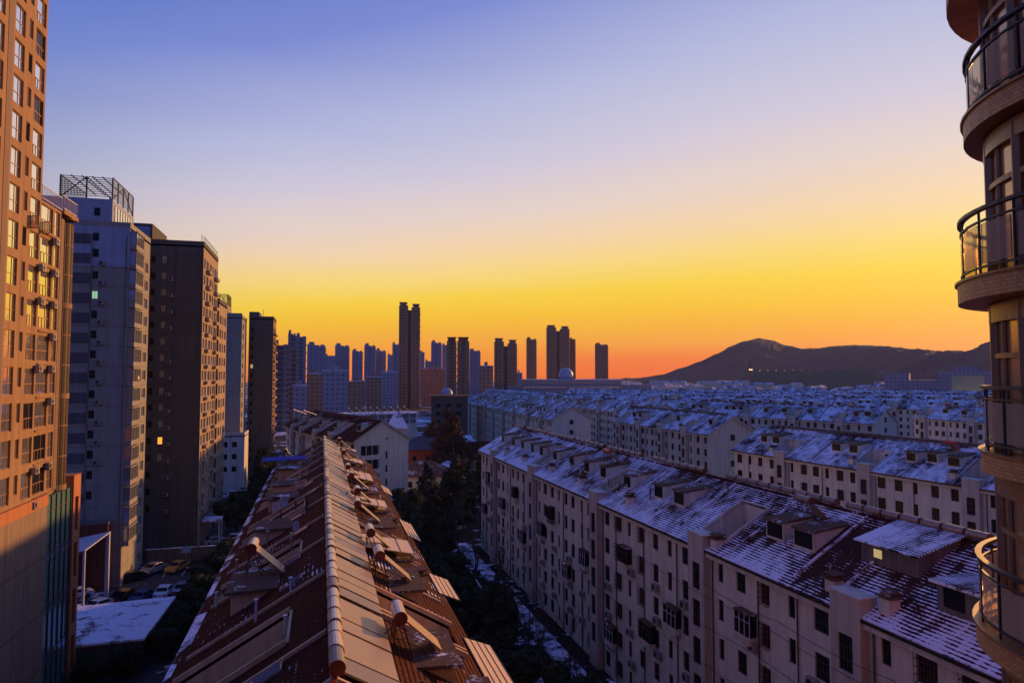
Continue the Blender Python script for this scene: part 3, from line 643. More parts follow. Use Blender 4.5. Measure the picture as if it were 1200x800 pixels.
# cables sagging along the facade
for i, (z, u0, u1) in enumerate(((15.0, 0, 36), (14.2, 0, 60), (11.9, 2, 58), (8.9, 0, 62))):
    m = MB(); P = []
    for k in range(25):
        q = k / 24; P.append(B.world(-.72 - .1 * math.sin(q * 9), u0 + (u1 - u0) * q, z - .5 * abs(math.sin(q * 4 * math.pi)) * .5))
    m.path(P, .018, 4); tag(m.build('cable', 'cable'), f'black cable strung along the nearest white facade, {nth(i + 1)} below the eave', 'cable', 'cables along the nearest white facade')

# A: the red-roofed row under the camera
A = Row(-6.0, 8, 0, 98, 13, 17.5, 21.5)
cpA = [(13.9, -.3, 6.4, 0), (13.9, -.3, 6.4, 1)]
for u in (19, 27, 34.2, 41, 48, 55, 62, 69, 76, 83, 90): cpA += [(u, .2, 6.3, 0), (u - 2.6, .2, 4.6, 1)]
roomA = [(30, 33.6, 1.7, 4.0, 19.85, 0), (44, 47, 1.8, 4.2, 19.95, 0), (57.2, 60.4, 1.6, 4.1, 19.85, 0), (65, 68.4, 1.4, 4.1, 19.85, 0), (78, 81.5, 1.2, 4.0, 19.8, 0), (16, 17.9, 1.2, 3.2, 19.4, 0),
         (19.4, 22.8, 1.7, 3.9, 19.45, 1), (29.2, 33, 1.7, 3.9, 19.45, 1), (35.2, 38, 1.7, 3.9, 19.45, 1), (44.8, 48, 1.7, 3.9, 19.45, 1), (50.8, 54, 1.7, 3.9, 19.45, 1), (60.2, 63.4, 1.7, 3.9, 19.45, 1), (66.8, 70, 1.7, 3.9, 19.45, 1), (81.5, 84.5, 1.7, 3.9, 19.45, 1)]
A_root = row_building(A, 'long apartment row below with a sunlit red tile roof and roof rooms', (), (), dormers=[],
    terraces=[(20.6, 24.4, .3, 4.8, 0), (34.8, 37.4, .5, 4.9, 0), (49.2, 52.6, .5, 4.8, 0), (62.6, 64.6, .6, 4.6, 0), (71, 74, .6, 4.7, 0), (85, 88, .6, 4.7, 0),
              (23.6, 27.6, .5, 4.4, 1), (39, 43.4, .5, 4.3, 1), (55.4, 58.6, .5, 4.3, 1), (71.6, 75, .5, 4.3, 1)],
    sheds=[(*r, 'flat_patchy', 'plaster_beige') for r in roomA], copm='plaster_beige', copings=cpA, chimneys=[(56.2, 2.4, .9, 0), (18.2, 1.0, .5, 1), (34, 1.2, .5, 1), (49, 1.3, .5, 1)],
    roofmat='roof_tiles_bare', sidem='plaster_beige', pipes=[])
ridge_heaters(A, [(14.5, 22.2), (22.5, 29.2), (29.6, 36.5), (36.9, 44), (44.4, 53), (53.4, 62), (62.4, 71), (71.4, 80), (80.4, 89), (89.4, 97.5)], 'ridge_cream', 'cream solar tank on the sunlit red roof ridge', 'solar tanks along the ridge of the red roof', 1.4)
for i, (v, y) in enumerate(((9.2, 28.9), (9.2, 38.8), (9.1, 44.5), (8.8, 54.4), (9.1, 60.4), (9.0, 69.8), (8.9, 76.2), (8.9, 91), (8.7, 104))):
    roof_heater(A, 'stand', v, y - 8, 19.6 if i < 8 else 20.0, f'cream solar heater on a tall stand, sunny side of red roof, {nth(i + 1)} from near end', 'standing solar heaters on the sunny slope', 1.08)
roof_heater(A, 'stand', 2.5, 32.6, 20.0, 'cream solar heater standing on a roof room of the shaded left slope', None, 1.08)
roof_heater(A, 'stand', 1.2, 97, 18.6, 'solar water heater at the far left end of the red roof', None)
# hoses looping from the standing heaters up to the ridge
rd = random.Random(15)
for i, (y, z) in enumerate(((28.9, 20.6), (29.4, 20.2), (38.8, 20.6), (44.5, 20.6), (54.4, 20.5), (60.4, 20.5), (69.8, 20.4))):
    P = []
    for k in range(13):
        q = k / 12; P.append((3.0 - 2.3 * q, y + (1.6 * math.sin(q * 2.6)) * (1 if i % 2 else -1), z + (21.2 - z) * q + .12 - .5 * math.sin(q * math.pi) * .5 + .25 * q))
    m = MB(); m.path(P, .022, 5); tag(m.build('hose', 'cable'), f'black hose from a standing heater to the red roof ridge, {nth(i + 1)} from the near end', 'hose', 'hoses on the red roof')
# polycarbonate sun canopies over the terraces, awnings at the eave
def sheet(name, label, cat, x0, x1, y0, y1, z0, z1, mat, group=None, posts=True):
    t = thing(name, label, cat, (x0, y0, 0), 0, group); m = MB(); W_, D_ = x1 - x0, y1 - y0
    m.hexa([(0, 0, z0), (W_, 0, z1), (W_, D_, z1), (0, D_, z0)], [(0, 0, z0 + .05), (W_, 0, z1 + .05), (W_, D_, z1 + .05), (0, D_, z0 + .05)]); m.build('sheet', mat, t)
    f = MB()
    for k in range(5): x = W_ * k / 4; z = z0 + (z1 - z0) * k / 4; f.box(x - .02, x + .02, -.04, D_ + .04, z + .052, z + .075)
    f.build('batten', 'rust_frame', t)
    if posts:
        for px, pz in ((.1, z0), (W_ - .1, z1)):
            for py in (.1, D_ - .1): p = MB(); p.cyl((px, py, 17.6 + (0 if px > 1 else 2)), (px, py, pz), .04, 6); p.build('post', 'metal_grey', t)
    else:
        b = MB()
        for py in (.3, D_ - .3): b.cyl((.05, py, z0 - .6), (W_ * .8, py, z0 + (z1 - z0) * .8), .025, 5)
        b.build('bracket', 'metal_dark', t)
for i, (x0, x1, y0, y1) in enumerate(((2.3, 5.8, 43.3, 46.8), (2.5, 5.6, 58.8, 62), (2.7, 5.5, 73.8, 79.2), (2.9, 5.3, 88.5, 92), (2.2, 5.2, 103, 105.5))):
    sheet('sun_canopy', f'flat lit sheet canopy over a red roof terrace, {nth(i + 1)} from the near end', 'canopy', x0, x1, y0, y1, 20.6, 19.85, 'poly_sheet', 'sheet canopies over the red roof terraces')
for i, (x0, x1, y0, y1) in enumerate(((7.1, 8.5, 28.5, 34.6), (7.1, 8.4, 42.0, 46.3), (7.1, 8.2, 57.6, 64.3), (7.1, 8.1, 80, 85))):
    sheet('eave_awning', f'lit sheet awning below the right eave of the red roof, {nth(i + 1)} nearest', 'awning', x0, x1, y0, y1, 17.75, 17.2, 'poly_sheet', 'awnings below the eave of the red roof', False)
sheet('blue_canopy', 'bright blue sheet metal canopy on the far left of the red roof', 'canopy', -7.2, -1.4, 92.5, 97, 20.1, 20.25, 'blue_sheet')
# gutter snow along A's left eave
m = MB(); 
rd = random.Random(4); a = 6
while a < 94: l_ = rd.uniform(1.5, 6); w_ = rd.uniform(.2, .6); m.hexa([(-.58, a, 17.42), (-.58, a + l_, 17.42), (-.5 + w_, a + l_ - .4, 17.5 + w_ * .57), (-.5 + w_, a + .5, 17.5 + w_ * .57)], [(-.58, a, 17.50), (-.58, a + l_, 17.50), (-.5 + w_, a + l_ - .4, 17.53 + w_ * .57), (-.5 + w_, a + .5, 17.53 + w_ * .57)]); a += l_ + rd.uniform(.5, 3)
m.build('eave_snow', 'path_snow', A_root)

rd = random.Random(71)
for u, k in ((24.9, 3), (27.4, 2), (31.2, 4), (41.5, 3), (46, 2), (50.5, 4), (54, 1), (61, 3), (66.5, 2), (72, 4), (76, 3), (84, 2), (88, 4), (95, 3), (104, 4), (106.5, 2), (15.6, 4), (17.8, 2)):
    z = .9 + 2.9 * k - .35; w_ = rd.choice((1.5, 1.8, 2.1)); D = .62
    m = MB(B.loc); m.box(-D, -.004, u - w_ / 2, u + w_ / 2, z, z + .55); o = m.build('enclosed_balcony', rd.choice(('plaster_warm', 'concrete_dark', 'plaster_grey')), B_root); m = MB(B.loc); m.box(-D - .05, -.004, u - w_ / 2 - .05, u + w_ / 2 + .05, z + 2.05, z + 2.15); m.build('canopy', 'flat_patchy', o)
    m = MB(B.loc); m.box(-D + .03, -.004, u - w_ / 2 + .03, u + w_ / 2 - .03, z + .551, z + 2.049); m.build('glazing', 'glass_dark', o)
    m = MB(B.loc)
    for q in range(4): a = u - w_ / 2 + w_ * q / 3; m.box(-D - .01, -D + .03, a - .025, a + .025, z + .552, z + 2.048)
    m.box(-D - .008, -D + .028, u - w_ / 2, u + w_ / 2, z + 1.55, z + 1.59); m.build('frame', rd.choice(('frame_white', 'rust_frame')), o)
def vents(root, rw, n, seed, side):
    rd = random.Random(seed)
    for _ in range(n):
        u = rd.uniform(3, rw.L - 3); v = rd.uniform(.5, 5.2); x = v if side == 0 else rw.W - v; z = rw.ze + (v + .5) * rw.sl; h = rd.uniform(.5, 1.1)
        m = MB(); m.cyl((x, u, z - .1), (x, u, z + h), .06, 7); m.cyl((x, u, z + h + .001), (x, u, z + h + .07), .11, 7); m.build('vent_pipe', rd.choice(('rail_white', 'rust_frame', 'metal_grey')), root)
rd = random.Random(66)
for u in (18, 28.5, 33, 40, 46, 54, 60, 68, 74, 82, 89):      # small roof lights on the shaded slope
    v = rd.uniform(3.6, 4.8); z = A.ze + (v + .5) * A.sl; q = A.sl * 1.1
    m = MB(); m.hexa([(v, u, z + .0), (v, u + .8, z + .0), (v + 1.1, u + .8, z + q), (v + 1.1, u, z + q)], [(v, u, z + .12), (v, u + .8, z + .12), (v + 1.1, u + .8, z + q + .12), (v + 1.1, u, z + q + .12)]); o = m.build('roof_light', 'metal_grey', A_root)
    m = MB(); m.hexa([(v + .08, u + .08, z + .12 + .05), (v + .08, u + .72, z + .17), (v + 1.0, u + .72, z + q + .07), (v + 1.0, u + .08, z + q + .07)], [(v + .08, u + .08, z + .19), (v + .08, u + .72, z + .19), (v + 1.0, u + .72, z + q + .09), (v + 1.0, u + .08, z + q + .09)]); m.build('pane', 'glass_blue', o)
vents(A_root, A, 38, 61, 0); vents(A_root, A, 18, 62, 1); vents(B_root, B, 26, 63, 0)
for i, (v, y, a) in enumerate(((4.4, 48, 60), (3.0, 62, 35))):
    x, yy, z = A.world(v, y - 8, A.zroof(v)); t = thing('satellite_dish', f'small satellite dish on the red roof, {nth(i + 1)} of the dishes', 'satellite dish', (x, yy, z), R(a), 'satellite dishes on the red roof')
    m = MB(); m.cyl((0, 0, -.1), (0, 0, .6), .03, 6); m.build('mast', 'metal_dark', t)
    m = MB(); vs = [(0, 0, 0)]; 
    for k in range(12): q = 2 * math.pi * k / 12; vs.append((.4 * math.cos(q), .10, .4 * math.sin(q)))
    m.add([(p[0], -.06 - p[1], p[2] + .75) for p in vs], [(0, 1 + k, 1 + (k + 1) % 12) for k in range(12)]); m.build('dish', 'rail_white', t, recalc=False)
# the other rows
def std_row(name_lab, ox, oy, rot, L, seed, bend=0, unit=15, ze=17.5, zr=21.5, Wd=12.8, gw=None, detail=True, tanks=True, roofm='roof_snow_far', limit=100, storeys=6, wall='plaster_white', tl=None, off=9):
    rw = Row(ox, oy, rot, L, Wd, ze, zr, bend); rr = random.Random(seed)
    bays = []; u = off
    while u + 2.4 < L - 2: bays.append((u, u + 2.2, .85)); u += unit + rr.uniform(-1.5, 1.5)
    dm = []; tr = []; cp = []; ch = []
    u = 3.2
    while u < L - 2:
        if any(b[0] - 2.4 < u < b[1] + 2.6 for b in bays): u += 1.1; continue
        r_ = rr.random()
        if r_ < .75: dm.append((u, rr.uniform(2.2, 2.7), rr.uniform(1.6, 2.0), 0))
        u += rr.choice((2.9, 3.2, 4.6, 6.5))
    for b in bays: tr.append((b[0] - .2, b[1] + 1.3, .8, rr.uniform(3.8, 4.7), 0)); ch.append((b[1] + 1.9, .7, .55, 0))
    u = 6
    while u < L - 3:
        if not any(t[0] - .3 < u < t[1] + .3 for t in tr) and not any(abs(u - d[0]) < 1.3 for d in dm): cp.append((u, .2, 6.1, 0))
        u += 5.5
    row_building(rw, name_lab, rand_cols(L, bays, seed, .08), bays, dm, tr, [], cp, ch, roofm, wall, gable_wins=gw or [(6.4, 15.9, 1.3, 1.4, 'grid'), (6.4, 12.8, 1.3, 1.4, 'grid'), (6.4, 9.9, 1.3, 1.4, 'grid'), (6.4, 7, 1.3, 1.4, 'grid')], limit=limit, storeys=storeys, copm='concrete_dark', pipes=[b[0] - .5 for b in bays] + [b[1] + 7 for b in bays if b[1] + 7 < L], detail=detail)
    return rw
R4 = std_row('white second row behind the nearest one, wide snowy roof and paired dormers', 79.0, 42, 5.0, 68.5, 11, unit=15.5, off=7.5)
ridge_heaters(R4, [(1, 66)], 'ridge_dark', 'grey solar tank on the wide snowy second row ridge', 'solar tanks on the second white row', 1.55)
roof_heater(R4, 'stand_red', 4.2, 30, 20.6, 'red solar water heater on the wide snowy roof behind the nearest row', None)
R3 = std_row('white third row with a plain gable behind the snowy second row', 86.2, 140, 2.5, 50, 5, unit=11, off=9, wall='plaster_grey')
R2 = std_row('long white middle distance row with a pale gable of stacked windows', 68.6, 200, -1.0, 155, 8, unit=17, off=10)
R3b = std_row('white apartment row half hidden behind the two nearest gabled rows', 107.5, 212, 1.0, 120, 13, unit=16, wall='plaster_warm')
R5 = std_row('apartment row with a tall gable of two windows behind the snowy second row', 150.2, 158.5, 20, 70, 21, unit=16, gw=[(6.4, 17.6, 1.5, 1.5, 'grid'), (6.4, 14.6, 1.5, 1.5, 'grid'), (6.4, 11.6, 1.5, 1.5, 'grid')], wall='plaster_grey')
R6 = std_row('white apartment row beyond the twin window gable, beside the round balcony tower', 186, 120, 2, 58, 17, unit=15, off=6)
ridge_heaters(R3, [(2, 49)], 'ridge_dark', 'tiny solar tank on the gabled white third row', 'solar tanks on the gabled white row', 2.0)
ridge_heaters(R5, [(2, 66)], 'ridge_dark', 'tiny solar tank on the twin window gable row', 'solar tanks on the twin window gable row', 3.2)
roof_heater(R6, 'stand_red', 3.9, 49, 20.6, 'red solar water heater on the far right white row', None)
# packed roofs further back
far_rows = [(116, 352, 0, 150, 31, 'white row far behind the long middle row'), (137, 205, 8, 55, 33, 'low snowy roof left of the twin window gable'), (146, 292, 35, 70, 34, 'slanted snowy roof left in the packed roofs'),
            (196, 222, 24, 70, 35, 'slanted snowy roof behind the twin window gable'), (240, 205, 26, 75, 36, 'snowy packed roof beside the round tower'), (232, 300, 34, 95, 37, 'long slanted roof mid packed roofs'),
            (300, 262, 30, 95, 38, 'long packed roof at back right'), (300, 345, 36, 110, 39, 'hindmost slanted roof on the right'), (215, 395, 28, 90, 40, 'hindmost snowy roof on the left'), (395, 300, 34, 120, 41, 'distant roof near the round tower'), (178, 330, 18, 80, 42, 'distant roof amid the packed roofs')]
for ox, oy, rot, L, sd_, lab in far_rows:
    rw = std_row(lab, ox, oy, rot, L, sd_, unit=18, detail=False, limit=40, wall=('plaster_white', 'plaster_grey', 'plaster_warm')[sd_ % 3])
    n = int(L / 4)
    m = MB()
    ridge_heaters(rw, [(2, L - 2)], 'ridge_dark', f'tiny tank on the {lab}', f'solar tanks on the {lab}', 9.0)
# curved row behind the red roof
Lr = std_row('curved apartment row with a dark streaked roof and white gable behind the red roof', 6.9, 144.6, 25, 56, 51, bend=-.3, unit=11, off=10, roofm='roof_tiles_bare', tanks=False,
             gw=[(7.4, 16.4, .45, 1.5, 'plain'), (7.4, 13.5, .45, 1.5, 'plain'), (7.4, 10.6, .45, 1.5, 'plain'), (7.4, 7.7, .45, 1.5, 'plain')], wall='plaster_white')
ridge_heaters(Lr, [(6, 50)], 'ridge_dark', 'dark solar tank along the curved roof ridge', 'solar tanks on the curved roof', 2.2)
lr = bpy.data.objects[[o.name for o in bpy.data.objects if o.get('label', '').startswith('curved apartment')][0]]
for k in range(5):      # angled bay windows on the white gable
    m = MB(); z = 14.5 - 2.9 * k
    m.prism([(1.2, 0, z - .9), (2.0, -.9, z - .9), (5.0, -.9, z - .9), (5.8, 0, z - .9)], (0, 0, .95)); o = m.build('bay_sill', 'plaster_white', lr)
    m = MB(); m.prism([(1.35, .0, z + .05), (2.1, -.8, z + .05), (4.9, -.8, z + .05), (5.65, .0, z + .05)], (0, 0, 1.9)); m.build('bay_window', 'glass_dark', lr)
    m = MB()
    for x, y in ((2.1, -.82), (3.5, -.82), (4.9, -.82)): m.box(x - .05, x + .05, y - .04, y + .04, z + .05, z + 1.95)
    m.build('mullion', 'frame_white', o)
# glazed-top building behind it
t = thing('flat_roofed_block', 'flat roofed block with a white framed glazed top storey behind the curved row', 'building', (8, 246, 0), R(14))
m = MB(); m.box(0, 27, 0, 11, 0, 13.6); m.build('wall', 'plaster_cream', t)
m = MB(); m.box(.3, 26.7, .3, 10.7, 13.6, 17.0); m.build('glazing', 'glass_blue', t)
for k in range(10): m = MB(); x = 27 * k / 9 - .12 * (k == 9); m.box(x - .05, x + .22, -.02, .4, 13.61, 17.1); m.build('mullion', 'frame_white', t)
m = MB(); m.box(-.1, 27.1, -.03, .35, 15.2, 15.4); m.build('transom', 'frame_white', t)
m = MB(); m.box(-.5, 27.5, -.6, 11.5, 17.1, 17.55); m.build('roof_slab', 'flat_snow', t)
for k in range(9):
    x = 3 + k * 2.6; c, q = math.cos(R(14)), math.sin(R(14)); X_, Y_ = 8 + c * x - q * 4, 246 + q * x + c * 4
    heater('stand', (X_, Y_, 17.56), R(14), f'solar heater on the flat roof above the glazed storey, {nth(k + 1)} from the left', 'solar heaters on the flat roof', 1.15)
for i, (x, y, a) in enumerate(((-4, 172, 15), (-6.5, 177, 10))): sheet('roof_sheet', f'orange lit tilted sheet on the curved roof, {"nearer" if i == 0 else "farther"} of the two', 'sheet', x, x + 3.2, y, y + 3.5, 22.6, 21.4, 'poly_sheet', 'tilted sheets on the curved roof')

# ------------------------------------------------------------------ left towers
def tower_face(root, o, U, N, w, h, z0, wins, mat, limit, depth=.18, fm='frame_dark', rz=0, name='wall', extra=None):
    mb = MB(); wall_holes(mb, o, U, N, w, h, [a[:4] for a in wins], depth, z0)
    ob = mb.build(name, mat, root, recalc=False)
    return ob
# T1: sunlit tower at the left edge
T1 = thing('apartment_tower', 'tall tan tower at the left edge, sunlit side full of yellow windows', 'tower', (-24, 69, 0))
z0 = 20.3; st = 2.94
def col(y0, y1, b, t, style, rows, gm='glass_coated', prob=0): return [(y0 - 50, y1 - 50, z0 + st * k + b, z0 + st * k + t, style, gm) for k in rows]
hs = []
tall = range(0, 19); lowr = range(0, 9)
hs += col(62.25, 64.1, .35, 2.6, 'tall', tall) + col(64.9, 65.65, .95, 2.55, 'plain', tall) + col(66.3, 68.3, .25, 2.5, 'balcony', tall)
hs += col(58.2, 60.4, .35, 2.6, 'tall', tall) + col(54.5, 56.5, .25, 2.5, 'balcony', tall)
low_h = col(68.9, 71.7, .25, 2.5, 'balcony', lowr) + col(72.2, 73.5, .25, 2.55, 'tall', lowr)
root = T1
m = MB(); Zt = z0 + st * 19 + 1
wall_holes(m, (0, -19, 0), (0, 1, 0), (1, 0, 0), 18.65, Zt, [a[:4] for a in hs], .2, z0 - .3)
m.xf = None
m.quad((0, -.35, 46.9), (-14, -.35, 46.9), (-14, -.35, Zt), (0, -.35, Zt)); m.quad((0, -19, 20), (-14, -19, 20), (-14, -19, Zt), (0, -19, Zt)); m.quad((0, -19, Zt), (-14, -19, Zt), (-14, -.35, Zt), (0, -.35, Zt))
m.build('wall', 'tower_tan', root, recalc=False)
m = MB(); hh = [(a[0] + 0 - 18.65, a[1] - 18.65, a[2], a[3]) for a in low_h]
wall_holes(m, (-.12, -.35, 0), (0, 1, 0), (1, 0, 0), 5.1, 46.6, hh, .2, z0 - .3)
m.quad((-.12, 4.75, 20), (-2.2, 4.75, 20), (-2.2, 4.75, 46.6), (-.12, 4.75, 46.6)); m.quad((-.12, -.35, 46.6), (-14, -.35, 46.6), (-14, 4.75, 46.6), (-.12, 4.75, 46.6)); m.build('lower_wing', 'tower_tan', root, recalc=False)
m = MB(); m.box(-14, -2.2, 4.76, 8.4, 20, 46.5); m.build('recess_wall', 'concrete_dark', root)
wl_ = []
rr = random.Random(3)
for a in hs: 
    gm = 'glass_coated' if rr.random() < .86 or a[4] == 'tall' else 'glass_dark'
    wl_.append(((-.16, a[0] - 19, a[2]), math.pi / 2, a[1] - a[0], a[3] - a[2], a[4], gm, 'frame_bronze', a[0] * 1.0 + (a[2] < 66) * 100, False, None))
for a in low_h:
    gm = 'glass_coated' if rr.random() < .88 or a[4] == 'tall' else 'glass_dark'
    wl_.append(((-.28, a[0] - 19, a[2]), math.pi / 2, a[1] - a[0], a[3] - a[2], a[4], gm, 'frame_bronze', 500, False, None))
put_windows(root, wl_, 98)
for y0, y1 in ((61.0, 61.9), (73.75, 74.6)):
    m = MB(); m.box(-.05 if y0 < 70 else -.18, .03 if y0 < 70 else -.09, y0 - 69, y1 - 69, z0, (Zt - 3) if y0 < 70 else 46); m.build('louvre_strip', 'louvre', root)
for k in range(9): m = MB(); m.box(-.4, .06, -.1, 4.7, z0 + st * k - .1, z0 + st * k + .02); m.build('floor_ledge', 'tower_tan', root)
# open casements
for y, z in ((66.4, 43.9), (68.85, 43.9), (66.4, 43.9 - 0.001)):
    if z < 43.9: continue
    m = MB(); 
    for zz in (0, 1.05): m.box(0, .75, -.025, .025, zz, zz + .06)
    for xx in (0, .69): m.box(xx, xx + .06, -.022, .022, 0, 1.11)
    o = m.build('open_sash', 'frame_dark', root); o.location = (.02, y - 69, z - .4); o.rotation_euler = (0, 0, R(-18))
    m = MB(); m.box(.06, .69, -.008, .008, .06, 1.05); m.build('pane', 'glass_clear', o)
# corner bay of rounded glass
m = MB(); m.ring(-1.1, 7.6, 1.02, 1.1, z0 - .3, 46.0, -95, 95, 14); cb_ = m.build('corner_bay', 'bay_panel', root)
m = MB()
for k in range(10): m.ring(-1.1, 7.6, .9, 1.2, z0 - .35 + st * k, z0 + .15 + st * k, -96, 96, 14) if k % 3 == 0 else m.ring(-1.1, 7.6, .9, 1.14, z0 - .1 + st * k, z0 + .05 + st * k, -96, 96, 14)
m.build('band', 'tower_tan', cb_)
for a in (-90, -50, -10, 30, 70): m = MB(); m.cyl((-1.1 + 1.1 * math.cos(R(a)), 7.6 + 1.1 * math.sin(R(a)), z0 - .3), (-1.1 + 1.1 * math.cos(R(a)), 7.6 + 1.1 * math.sin(R(a)), 46), .07, 6); m.build('mullion', 'frame_bronze', cb_)
m = MB(); m.box(-3, .1, 4.9, 8.8, 46.5, 46.9); m.build('roof_slab', 'tower_tan', root)
for (ya, yb, zz) in ((-.2, 4.6, 46.62), (5.0, 8.6, 46.92)):
    m = MB()
    n = int((yb - ya) / .35)
    for k in range(n + 1): y = ya + (yb - ya) * k / n; m.box(-.03, .01, y - .015, y + .015, zz, zz + 1.25)
    m.box(-.04, .02, ya, yb, zz + 1.25, zz + 1.32); m.box(-.04, .02, ya, yb, zz + .1, zz + .16); m.build('terrace_railing', 'rail_white', root)
# podium
P1 = thing('podium_block', 'grey and orange podium with a tall teal curtain wall under the sunlit tower', 'building', (-24, 69, 0))
m = MB(); m.box(-16, .25, -25, 2.6, 0, 19.3); m.build('wall', 'podium_grey', P1)
m = MB(); m.box(-15, .3, -25, 2.7, 19.302, 20.3); m.build('parapet', 'podium_orange', P1)
m = MB(); m.box(-15.5, .05, 2.7, 9.25, 0, 19.9); m.build('curtain_wall', 'glass_teal', P1)
for k in range(6): m = MB(); y = 2.72 + k * 1.28; m.box(.051, .16, y - .04, y + .05, 0, 19.9); m.build('mullion', 'frame_dark', P1)
for z in (4.6, 5.5, 9.3, 10.2, 14, 14.9, 18.6): m = MB(); m.box(.051, .12, 2.7, 9.2, z - .05, z + .05); m.build('transom', 'frame_dark', P1)
for z in (4.6, 9.3, 14.0): m = MB(); m.box(.051, .1, 2.75, 9.15, z + .05, z + .85); m.build('spandrel', 'glass_blue', P1)
m = MB(); wall_holes(m, (.3, 9.25, 0), (0, 1, 0), (1, 0, 0), 2.1, 21.0, [(.55, 1.5, z, z + 3.4) for z in (1.6, 6.2, 10.8, 15.4)], .6); m.quad((.3, 11.35, 0), (-14, 11.35, 0), (-14, 11.35, 21), (.3, 11.35, 21)); m.quad((.3, 9.25, 21), (-14, 9.25, 21), (-14, 11.35, 21), (.3, 11.35, 21)); m.quad((.3, 9.25, 0), (-14, 9.25, 0), (-14, 9.25, 21), (.3, 9.25, 21)); m.build('corner_pier', 'podium_orange', P1, recalc=False)
for z in (1.6, 6.2, 10.8, 15.4): m = MB(); m.box(-.28, -.25, 9.82, 10.73, z + .02, z + 3.38); m.build('window', 'glass_dark', P1)

def block_tower(name, label, X1, Y0, wdt, dep, top, frontwins, sidewins, mf='tower_grey', ms='tower_grey', z0=0, lim=98):
    """front faces -Y at Y0, right side faces +X at X1; local origin at the corner"""
    root = thing(name, label, 'tower', (X1, Y0, 0))
    m = MB(); wall_holes(m, (-wdt, 0, 0), (1, 0, 0), (0, -1, 0), wdt, top, [a[:4] for a in frontwins], .2, z0); m.build('front_wall', mf, root, recalc=False)
    m = MB(); wall_holes(m, (0, 0, 0), (0, 1, 0), (1, 0, 0), dep, top, [a[:4] for a in sidewins], .2, z0)
    m.quad((0, dep, 0), (-wdt, dep, 0), (-wdt, dep, top), (0, dep, top)); m.quad((-wdt, 0, 0), (-wdt, dep, 0), (-wdt, dep, top), (-wdt, 0, top)); m.build('side_wall', ms, root, recalc=False)
    m = MB(); m.box(-wdt, 0, 0, dep, top - .3, top - .001); m.build('roof_slab', mf, root)
    m = MB(); m.box(-wdt - .05, .05, -.05, .22, top + .002, top + .8); m.box(-.22, .05, .23, dep, top + .002, top + .8); m.build('parapet', mf, root)
    wl_ = []
    for a in frontwins: wl_.append(((a[0] - wdt, .18, a[2]), 0, a[1] - a[0], a[3] - a[2], a[4], a[5], 'frame_dark', 10 + a[2] * .001, False, None))
    for a in sidewins: wl_.append(((-.18, a[0], a[2]), math.pi / 2, a[1] - a[0], a[3] - a[2], a[4], a[5], a[6] if len(a) > 6 else 'frame_dark', 5, False, None))
    put_windows(root, wl_, lim)
    return root
def lattice(name, label, x0, x1, y0, y1, z0, z1, mat='metal_dark', parent=None):
    t = parent
    m = MB(); r = .09
    for x in (x0, (x0 + x1) / 2, x1):
        for y in (y0, y1): m.box(x - r, x + r, y - r, y + r, z0, z1)
    for y in [y0 + (y1 - y0) * k / 4 for k in range(1, 4)]: m.box(x1 - r, x1 + r, y - r, y + r, z0, z1)
    n = 9
    for k in range(n + 1):
        z = z0 + .4 + (z1 - z0 - .4) * k / n; q = .045
        m.box(x0, x1, y0 - q, y0 + q, z - q, z + q); m.box(x1 - q, x1 + q, y0, y1, z - q - .003, z + q - .003); m.box(x0 - q, x0 + q, y0, y1, z - q - .003, z + q - .003)
    for k in range(6):
        x = x0 + (x1 - x0) * k / 5; m.box(x - .06, x + .06, y0, y1, z1 + .05, z1 + .2)
    m.cyl((x0, y0, z0), ((x0 + x1) / 2, y0, z1), .08, 5); m.cyl(((x0 + x1) / 2, y0, z1), (x1, y0, z0), .08, 5)
    m.cyl((x1, y0, z0), (x1, (y0 + y1) / 2, z1), .08, 5); m.cyl((x1, (y0 + y1) / 2, z1), (x1, y1, z0), .08, 5)
    return m.build('roof_lattice', mat, t)
# T2
fw = [(9.1, 9.9, 2.94 * k + 1.2, 2.94 * k + 2.4, 'plain', 'lit_green' if k == 14 else 'glass_dark') for k in range(4, 18)]
sw = []
T2 = block_tower('apartment_tower', 'grey tower with dark side bands and a slatted roof frame', -28, 113.6, 14, 12.6, 53.2, fw, [(9.3, 11.6, 2.94 * k + .9, 2.94 * k + 2.5, 'split', 'glass_tower', 'frame_white') for k in range(0, 17)])
for k in range(4, 18): m = MB(); m.box(-13.9, -5.2, -.12, -.003, 2.94 * k + .55, 2.94 * k + 2.05); m.build('dark_band', 'tower_band', T2)
m = MB(); m.box(-14, -.0, -.05, -.004, 47.2, 53.2); m.build('top_cladding', 'tower_blue', T2)
for k in range(2, 18):     # glass corner bays on the right face
    m = MB(); z = 2.94 * k; m.box(.003, .9, .15, 4.6, z + .0, z + .75); m.box(.003, 1.0, .1, 4.65, z + 2.62, z + 2.78); o = m.build('balcony_slab', 'tower_grey', T2)
    m = MB(); m.box(.003, .85, .2, 4.55, z + .75, z + 2.62); g_ = m.build('bay_glazing', 'glass_blue', T2)
    m = MB()
    for y in (.2, 1.65, 3.1, 4.55): m.box(.82, .9, y - .05, y + .05, z + .752, z + 2.618)
    m.box(.82, .888, .25, 4.5, z + 1.6, z + 1.66); m.build('frame', 'frame_dark', g_)
    if k == 10: g_['label'] = 'bay with a lit lamp'; q = MB(); q.box(.851, .875, 3.2, 3.8, z + 1.0, z + 1.5); q.build('lit_pane', 'lit_orange', g_)
m = MB(); m.box(-14, -2.5, .12, 12, 53.3, 57.4); m.build('penthouse', 'tower_blue', T2)
m = MB(); m.box(-2.499, -2.42, 1.0, 11, 54.2, 56.6); pw = m.build('penthouse_window', 'glass_coated', T2)
m = MB()
for k in range(8): m.box(-2.42, -2.36, 1 + k * 1.42, 1.25 + k * 1.42, 54.2, 56.6)
